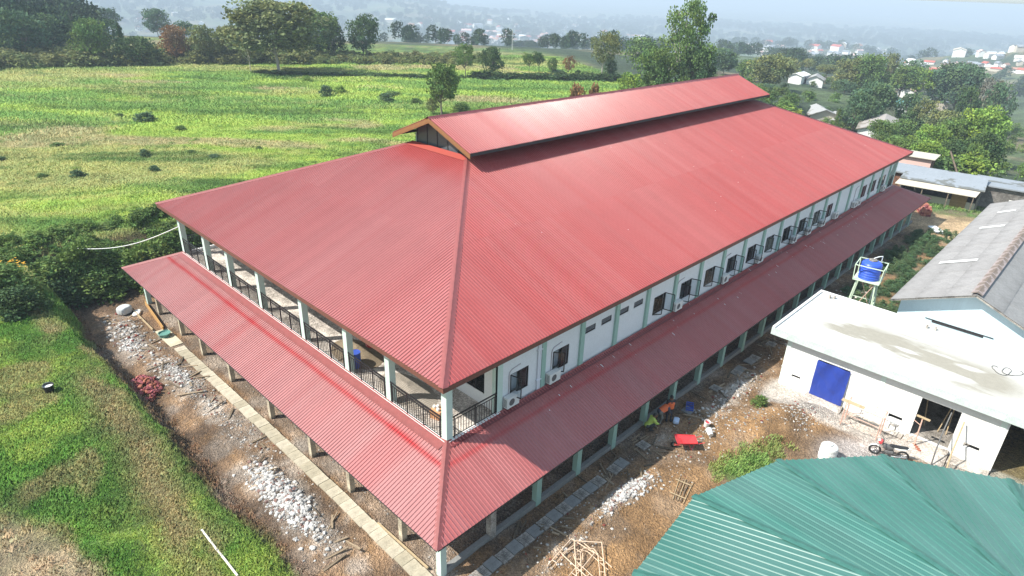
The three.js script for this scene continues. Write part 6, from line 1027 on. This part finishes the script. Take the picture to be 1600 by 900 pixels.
  const bs = thing('roof_sheet_stack', 'crumpled pale sheets lying at the edge of the weeds', 'sheets', meets(1463, 362), 0.7); for (let j = 0; j < 3; j++) { const m = new MB(); m.quad([-0.9 + j * 0.2, 0.1 + j * 0.05, -0.5], [0.7 + j * 0.2, 0.16 + j * 0.07, -0.4], [0.8, 0.26 + j * 0.05, 0.6], [-0.8, 0.14 + j * 0.05, 0.5]); m.build('sheet', [M.sack, houseMats.zinc, M.plasticWhite][j], bs); }

  // houses down the slope on the right
  const at2 = (px, py) => meets(px, py);
  const hs = (label, px, py, l, w, h, r, turn, wall, roof, win) => { const o = thing('house', label, 'house', at2(px, py), turn); gableHouse(o, l, w, h, r, wall, roof, win); return o; };
  { const o = thing('house', 'white house with a low grey-brown roof and a row of dark windows', 'house', meets(1374, 219), 0.25); gableHouse(o, 13, 8.5, 3.0, 1.5, houseMats.white, std(0.36, 0.33, 0.31, 0.9, { map: rep(T_stain, 6) }), 5); }
  hs('white-walled house with a pale roof at the right of the grove', 1474, 214, 11, 7, 3, 1.6, 0.35, houseMats.white, houseMats.zinc, 3);
  hs('house with a dark teal roof among the garden trees', 1413, 178, 10, 7, 2.6, 2, 0.3, houseMats.white, houseMats.teal, 2);
  hs('small house with a pale green roof right of the teal roof', 1438, 175, 8, 6, 2.4, 1.4, 0.5, houseMats.white, houseMats.zinc, 2);
  hs('long grey-roofed house behind the right garden trees', 1462, 167, 13, 7, 2.5, 1.4, 0.2, houseMats.cream, houseMats.zinc, 2);
  hs('grey roof peeping over the red hip', 1278, 190, 8, 6, 2.2, 1.2, 0.6, houseMats.cream, houseMats.grey, 0);
  hs('small rusty roof peeping over the red hip', 1308, 199, 7, 5, 2, 1, 0.6, houseMats.cream, houseMats.grey, 0);
  hs('small white kiosk in the hollow between the dark trees', 1414, 153, 7, 5, 3, 1, 0.2, houseMats.white, houseMats.pink, 1);
  hs('small white hut beside the far parking ground', 1272, 135, 7, 5, 2.6, 1.2, 0.3, houseMats.white, houseMats.grey, 1);
  hs('white van-like kiosk by the parked cars', 1246, 131, 8, 4, 3, 0.7, 0.1, houseMats.white, houseMats.white, 1);
  hs('turquoise-fronted building under the bright green tree', 1460, 131, 13, 8, 3.4, 1.2, 0.1, std(0.12, 0.55, 0.45, 0.8), houseMats.zinc, 0);
  hs('white wall building left of the turquoise-fronted one', 1447, 132, 8, 8, 4, 1.2, 0.1, houseMats.white, houseMats.grey, 0);
  const gh = thing('grey_roof_house', 'grey roof low behind the cypress', 'house', meets(1400, 224), 0.4); gableHouse(gh, 4, 3, 1.8, 0.6, houseMats.cream, houseMats.grey, 0);

  // parked cars on the far lawn
  const car = new THREE.Group(); { const body = new MB(), pr = [[-2.1, 0.35], [-2.15, 0.8], [-1.2, 0.95], [-0.7, 1.42], [0.9, 1.45], [1.5, 0.98], [2.1, 0.85], [2.15, 0.35]]; for (let k = 0; k < pr.length; k++) { const a = pr[k], b = pr[(k + 1) % pr.length]; body.quad([a[0], a[1], -0.82], [b[0], b[1], -0.82], [b[0], b[1], 0.82], [a[0], a[1], 0.82]); } for (const z of [-0.82, 0.82]) for (let k = 1; k + 1 < pr.length; k++) body.tri([pr[0][0], pr[0][1], z], [pr[k][0], pr[k][1], z], [pr[k + 1][0], pr[k + 1][1], z]); car.userData.body = body.geometry(); const g = new MB(); for (const z of [-0.83, 0.83]) g.quad([-0.95, 0.98, z], [1.15, 0.98, z], [0.8, 1.38, z], [-0.62, 1.38, z]); g.quad([-1.18, 0.98, -0.7], [-0.72, 1.42, -0.7], [-0.72, 1.42, 0.7], [-1.18, 0.98, 0.7]); car.userData.win = g.geometry(); }
  const whl = new THREE.CylinderGeometry(0.32, 0.32, 1.7, 12).rotateX(Math.PI / 2), cm = [std(0.7, 0.7, 0.7, 0.35), std(0.5, 0.52, 0.55, 0.35), std(0.45, 0.05, 0.05, 0.35)];
  [[1233, 122, 0, 'leftmost'], [1240, 122.5, 0, 'second from the left'], [1247, 123.5, 2, 'third from the left'], [1254, 124.5, 0, 'fourth from the left'], [1261, 125, 1, 'rightmost']].forEach(([x, y, c, w]) => { const o = thing('parked_car', `${['white', 'silver', 'red'][c]} parked car on the far lawn, ${w} in the row`, 'car', meets(x, y), 0.5, 'cars parked on the far lawn'); mesh('body', car.userData.body, cm[c], o); mesh('window', car.userData.win, M.dark, o); for (const x2 of [-1.35, 1.35]) mesh('wheel', whl, M.rubber, o).position.set(x2, 0.32, 0); });

  // far houses of the town, one plain house copied; walls and roofs in a few colours
  const town = (n, s0, x0, x1, y0, y1, size, group, label, dens = 1) => {
    reseed(s0); let tries = 400; const roofs = [houseMats.zinc, houseMats.redRoof, houseMats.white, houseMats.rust, houseMats.zinc, houseMats.pink], walls = [houseMats.white, houseMats.cream, houseMats.white];
    for (let k = 0; k < n; k++) { const px = rr(x0, x1), py = rr(y0, y1), p = meets(px, py), dd = Math.hypot(p[0], p[2]); if (dd > 5200 || dd < (y0 > 85 ? 430 : 640)) { if (--tries > 0) k--; continue; } const wi = Math.floor(rnd() * 3), ri = Math.floor(rnd() * 6), o = thing('town_house', label.replace('house', `house with ${['grey', 'red', 'white', 'rusty', 'grey', 'pinkish'][ri]} roof and ${['white', 'cream', 'white'][wi]} walls`), 'house', p, rr(0, 3.1), group); const l = size * rr(0.8, 1.7), w = size * rr(0.6, 0.9), h = size * rr(0.35, 0.7); gableHouse(o, l, w, h, size * 0.22, walls[wi], roofs[ri], 0); }
  };
  town(95, 31, 690, 1010, 60, 92, 19, 'houses of the town beyond the crest', 'small hazy house in the town beyond the pasture crest');
  town(26, 32, 560, 760, 66, 86, 12, 'houses left of the crest trees', 'small hazy house seen over the pasture between the trees');
  town(44, 33, 560, 960, 30, 62, 20, 'houses scattered on the long hill', 'tiny pale house scattered on the long hazy hill');
  town(22, 34, 210, 420, 14, 60, 13, 'houses on the hazy left hillside', 'tiny pale house on the hazy hillside on the left');
  town(56, 35, 1190, 1345, 82, 106, 9, 'houses in the valley below the wooded ridge', 'small pale house in the valley below the wooded ridge');
  town(16, 36, 1130, 1400, 70, 84, 15, 'houses on the wooded ridge', 'white house on the hazy wooded ridge');
  town(30, 37, 1400, 1600, 98, 116, 6, 'houses in the right valley', 'small house in the valley on the right');
  town(10, 38, 1450, 1600, 74, 96, 8, 'houses on the right knoll', 'pale house on the open knoll at the right');
  { const o = thing('hilltop_building', 'wide white building with a long veranda on the right knoll', 'building', meets(1497, 88), 0.2); gableHouse(o, 26, 12, 7, 2, houseMats.white, houseMats.cream, 4); }
  { const o = thing('red_roof_villa', 'far house with a wide red roof over the left trees', 'house', meets(222, 34), 0.3); gableHouse(o, 34, 16, 7, 5, houseMats.white, houseMats.redRoof, 0); }
  { const o = thing('white_hall', 'white hall with a curved pale roof in the town', 'building', away(868, 900), 0.3); gableHouse(o, 24, 15, 8, 4, houseMats.white, houseMats.white, 0); }
  { const p = meets(800, 78), o = thing('mast', 'slender lattice mast rising above the town', 'mast', p), h = heightTo(p, 800, 44), m = new MB(), w = h * 0.025; for (const [x, z] of [[-1, -1], [1, -1], [0, 1]]) m.tube([x * w, 0, z * w], [x * w * 0.2, h, z * w * 0.2], h * 0.006, 4); for (let k = 0; k < 16; k++) { const a = 1 - 0.8 * k / 16, b = 1 - 0.8 * (k + 1) / 16; m.tube([-w * a, h * k / 16, -w * a], [w * b, h * (k + 1) / 16, -w * b], h * 0.004, 4); } m.build('lattice', M.ac, o); }
}

// ───────────────────────── masses: far woods, hedges, weeds, grass ─────────────────────────
{
  const mass = (name, label, geo, mat, list) => { const o = new THREE.InstancedMesh(geo, mat, list.length), m = new THREE.Matrix4(), q = new THREE.Quaternion(), c = new THREE.Color(), Y = new THREE.Vector3(0, 1, 0); list.forEach(([u, v, w, h, col, lift = 0], i) => { q.setFromAxisAngle(Y, rr(0, 6.28)); m.compose(new THREE.Vector3(u, terrain(u, v) + lift, -v), q, new THREE.Vector3(w, h, w)); o.setMatrixAt(i, m); o.setColorAt(i, c.setRGB(...(col ?? [1, 1, 1]))); }); o.name = numbered(name); o.castShadow = o.receiveShadow = true; scene.add(o); return tag(o, label, null, null, 'stuff'); };
  const shade = () => { const k = rr(0.75, 1.25); return [k * rr(0.9, 1.15), k, k * 0.9]; };
  const clump = crownGeo('round', 1, 0.45).crown, low = crownGeo('bush', 0, 0.5).crown;
  const polar = (n, d0, d1, a0, a1, keep, make) => { const r = []; for (let k = 0; k < n * 8 && r.length < n; k++) { const d = Math.sqrt(rr(d0 * d0, d1 * d1)), a = CAM.yaw + rr(a0, a1), u = CAM.u + d * Math.cos(a), v = CAM.v + d * Math.sin(a); if (keep(u, v, d)) r.push(make(u, v, d)); } return r; };
  const F = new THREE.MeshPhysicalMaterial({ color: new THREE.Color().setRGB(0.042, 0.078, 0.042), vertexColors: true, roughness: 1, side: THREE.DoubleSide, specularIntensity: 0.2 });
  reseed(51);
  mass('hill_wood', 'hazy woods on the distant hills', clump, F, polar(5200, 1000, 4200, -0.85, 0.85, (u, v) => { const h = Math.max(...RIDGES.map(r => ridgeShare(r, u, v)[0])); return h > 0.25 && fbm(u * 0.004, v * 0.004, 3) > 0.42 || fbm(u * 0.008, v * 0.008, 3) > 0.64; }, (u, v, d) => { const s = rr(8, 14) * (1 + d / 4000); return [u, v, s * 1.2, s, shade()]; }));
  mass('valley_wood', 'hazy trees dotted over the valley on the right', clump, F, polar(230, 280, 760, -0.82, 0.02, (u, v) => plateauEdge(u, v) > 170 && fbm(u * 0.012, v * 0.012, 3) > 0.5, (u, v) => { const s = rr(6, 11); return [u, v, s * 1.15, s, shade()]; }));
  mass('left_wood', 'dark wood behind the pasture on the left', clump, F, polar(260, 196, 340, 0.56, 0.90, (u, v) => v + 0.3 * u > 150, (u, v) => { const s = rr(7, 12); return [u, v, s, s * 1.05, shade()]; }));
  mass('crest_wood', 'belt of hazy trees just beyond the pasture crest', clump, F, polar(70, 240, 480, -0.22, 0.20, (u, v) => plateauEdge(u, v) > 55 && fbm(u * 0.03, v * 0.03, 2) > 0.5, (u, v) => { const s = rr(5, 9); return [u, v, s * 0.9, s, shade()]; }));
  mass('undergrowth', 'bushy undergrowth along the foot of the left wood', low, LEAF.olive, polar(520, 174, 194, 0.05, 0.86, (u, v) => v + 0.3 * u > 128, (u, v) => { const s = rr(2.2, 4.4) * (v > 1.35 * u + 40 ? 1 : 0.6); return [u, v, s * 1.3, s * 0.8, shade()]; }));
  mass('slope_scrub', 'scrub and garden bushes on the slope beyond the yard', low, LEAF.mid, polar(520, 100, 300, -0.80, -0.18, (u, v) => plateauEdge(u, v) > 6 && fbm(u * 0.05, v * 0.05, 2) > 0.42, (u, v, d) => { const s = rr(1.0, 2.6); return [u, v, s * 1.3, s, shade()]; }));
  mass('hedge_row', 'dark hedge running across the pasture below the crest', low, LEAF.dark, Array.from({ length: 150 }, (_, k) => { const t = k / 149, px = lerp(400, 985, t), p = meets(px, lerp(116, 128, Math.pow(t, 0.8)) + rr(-0.6, 0.6)); return [p[0], p[2], rr(1.6, 3.4) * (px > 740 ? 1.3 : 0.8), rr(0.7, 1.3) * (px > 740 ? 1.5 : 0.8), shade()]; }));
  mass('bank_scrub', 'dense dark scrub covering the cut bank behind the building', low, LEAF.mid, Array.from({ length: 260 }, () => { const u = rr(-9, 24), v = 37.2 + Math.pow(rnd(), 1.4) * 5.5; return [u, v, rr(0.9, 2.0), rr(0.4, 1.15) * sstep(26, 12, u), shade()]; }).filter(x => x[3] > 0.2));
  mass('dark_weeds', 'dark weeds in the strip between the long roof and the warehouse', low, LEAF.blue, Array.from({ length: 900 }, () => { const u = rr(31, 66), v = rr(-8.2, -2.6); return [u, v, rr(0.3, 0.9), rr(0.15, 0.55), shade()]; }).filter(x => fbm(x[0] * 0.7, x[1] * 0.7 + 3, 3) > 0.40 && hash(Math.round(x[0] * 31), Math.round(x[1] * 37)) < 0.9 && x[0] + x[1] * 0.5 < 62));
  mass('pasture_weeds', 'taller weeds and tussocks scattered over the pasture', low, LEAF.fresh, Array.from({ length: 3000 }, () => { const d = Math.sqrt(rr(45 * 45, 175 * 175)), a = CAM.yaw + rr(-0.14, 0.74), u = CAM.u + d * Math.cos(a), v = CAM.v + d * Math.sin(a), q = (u - v) * 0.7071, r = (u + v) * 0.7071; return [u, v, rr(0.25, 1.1), rr(0.08, 0.3), shade(), fbm(q * 0.05 + 20, r * 0.2, 3)]; }).filter(x => x[1] > 42 && plateauEdge(x[0], x[1]) < 0 && (x[5] > 0.52 || rnd() < 0.22)).map(x => x.slice(0, 5)));
  // grass: tufts of narrow blades
  const blades = (n, h, spread, seedK) => { reseed(seedK); const m = new MB(); for (let k = 0; k < n; k++) { const a = rr(0, 6.28), x = rr(-spread, spread), z = rr(-spread, spread), l = h * rr(0.5, 1.15), bx = Math.cos(a) * l * rr(0.2, 0.8), bz = Math.sin(a) * l * rr(0.2, 0.8), w = 0.10 * h; const A = [x - Math.sin(a) * w, -0.02, z + Math.cos(a) * w], B2 = [x + Math.sin(a) * w, -0.02, z - Math.cos(a) * w], C2 = [x + bx * 0.45, l * 0.7, z + bz * 0.45], D2 = [x + bx, l * 0.85, z + bz]; m.tri(A, B2, C2).tri(B2, D2, C2); } const g = m.geometry(), N = g.attributes.normal; for (let i = 0; i < N.count; i++) { const x = N.getX(i) * 0.35, z = N.getZ(i) * 0.35; const l = Math.hypot(x, 1, z); N.setXYZ(i, x / l, 1 / l, z / l); } return g; };
  const GM = new THREE.MeshPhysicalMaterial({ color: 0xffffff, roughness: 0.95, side: THREE.DoubleSide, transmission: 0.2, thickness: 0, specularIntensity: 0.2 });
  const grass = (name, label, geo, list, weedy) => { const o = new THREE.InstancedMesh(geo, GM, list.length), m = new THREE.Matrix4(), q = new THREE.Quaternion(), c = new THREE.Color(), Y = new THREE.Vector3(0, 1, 0); list.forEach(([u, v, s], i) => { q.setFromAxisAngle(Y, rr(0, 6.28)); m.compose(new THREE.Vector3(u, terrain(u, v), -v), q, new THREE.Vector3(s * rr(0.8, 1.25), s * rr(0.7, 1.3), s)); o.setMatrixAt(i, m); let k = cover(u, v); if (weedy) k = mixc(k, mixc(C.deep, C.green, 0.3 + rnd() * 0.7), 0.75); const z = (v < 38 && u < 0 ? 0.95 * rr(0.7, 1.25) : 1.08 * rr(0.86, 1.14)); o.setColorAt(i, c.setRGB(k[0] * z * rr(0.85, 1.15), k[1] * z, k[2] * z)); }); o.name = numbered(name); o.castShadow = o.receiveShadow = true; scene.add(o); return tag(o, label, null, null, 'stuff'); };
  reseed(61);
  const bank = []; for (let k = 0; k < 62000; k++) { const v = rr(-6, 39), u = toe(v) + 0.35 - Math.pow(rnd(), 1.1) * 8.6; const s1 = toe(v) - u; if (rnd() < sstep(-0.5, 0.9, s1 + 0.9 * (fbm(u * 1.3, v * 1.3, 2) - 0.5)) * (1 - 0.92 * sstep(0.28, 0.62, spotIn(u, v, -12.9, 5.5, 1.9, 8.5, 0.12)))) bank.push([u, v, rr(0.45, 1.6) * (0.35 + 1.3 * fbm(u * 0.8, v * 0.8, 3))]); }
  grass('grass', 'rough green grass on the bank beside the yard', blades(9, 0.17, 0.13, 71), bank);
  const near = []; for (let k = 0; k < 60000; k++) { const d = Math.sqrt(rr(48 * 48, 100 * 100)), a = CAM.yaw + rr(-0.05, 0.76), u = CAM.u + d * Math.cos(a), v = CAM.v + d * Math.sin(a); if (v > 39.5) near.push([u, v, rr(0.7, 1.3) * (0.6 + 0.8 * fbm(u * 0.3, v * 0.3, 2))]); }
  grass('grass', 'tall yellow-green grass of the pasture', blades(15, 0.24, 0.36, 72), near);
  const farG = []; for (let k = 0; k < 70000; k++) { const d = Math.sqrt(rr(98 * 98, 205 * 205)), a = CAM.yaw + rr(-0.18, 0.76), u = CAM.u + d * Math.cos(a), v = CAM.v + d * Math.sin(a); if (v > 39.5 && plateauEdge(u, v) < 2) farG.push([u, v, rr(0.8, 1.7) * (0.5 + 0.9 * fbm(u * 0.2, v * 0.2, 2))]); }
  grass('grass', 'far grass of the pasture up to the crest', blades(16, 0.30, 0.7, 74), farG);
  const yardG = []; for (let k = 0; k < 9000; k++) { const a = rnd(); const u = a < 0.5 ? 14.4 + rr(-3, 3) : rr(66, 90), v = a < 0.5 ? -7.3 + rr(-1.4, 1.4) : rr(-16, 12); const ok = a < 0.5 ? rnd() < 0.20 && spotIn(u, v, 14.9, -7.1, 3.2, 1.1, -0.3) + 0.9 * (fbm(u * 1.4, v * 1.4, 3) - 0.5) > 0.52 : u + 0.3 * v > 71.5 + rr(0, 3); if (ok) yardG.push([u, v, a < 0.5 ? rr(0.5, 1.1) : rr(0.7, 1.5)]); }
  grass('grass', 'weedy grass at the edges of the bare yard', blades(9, 0.22, 0.16, 73), yardG, true);
}

renderer.render(scene, camera);
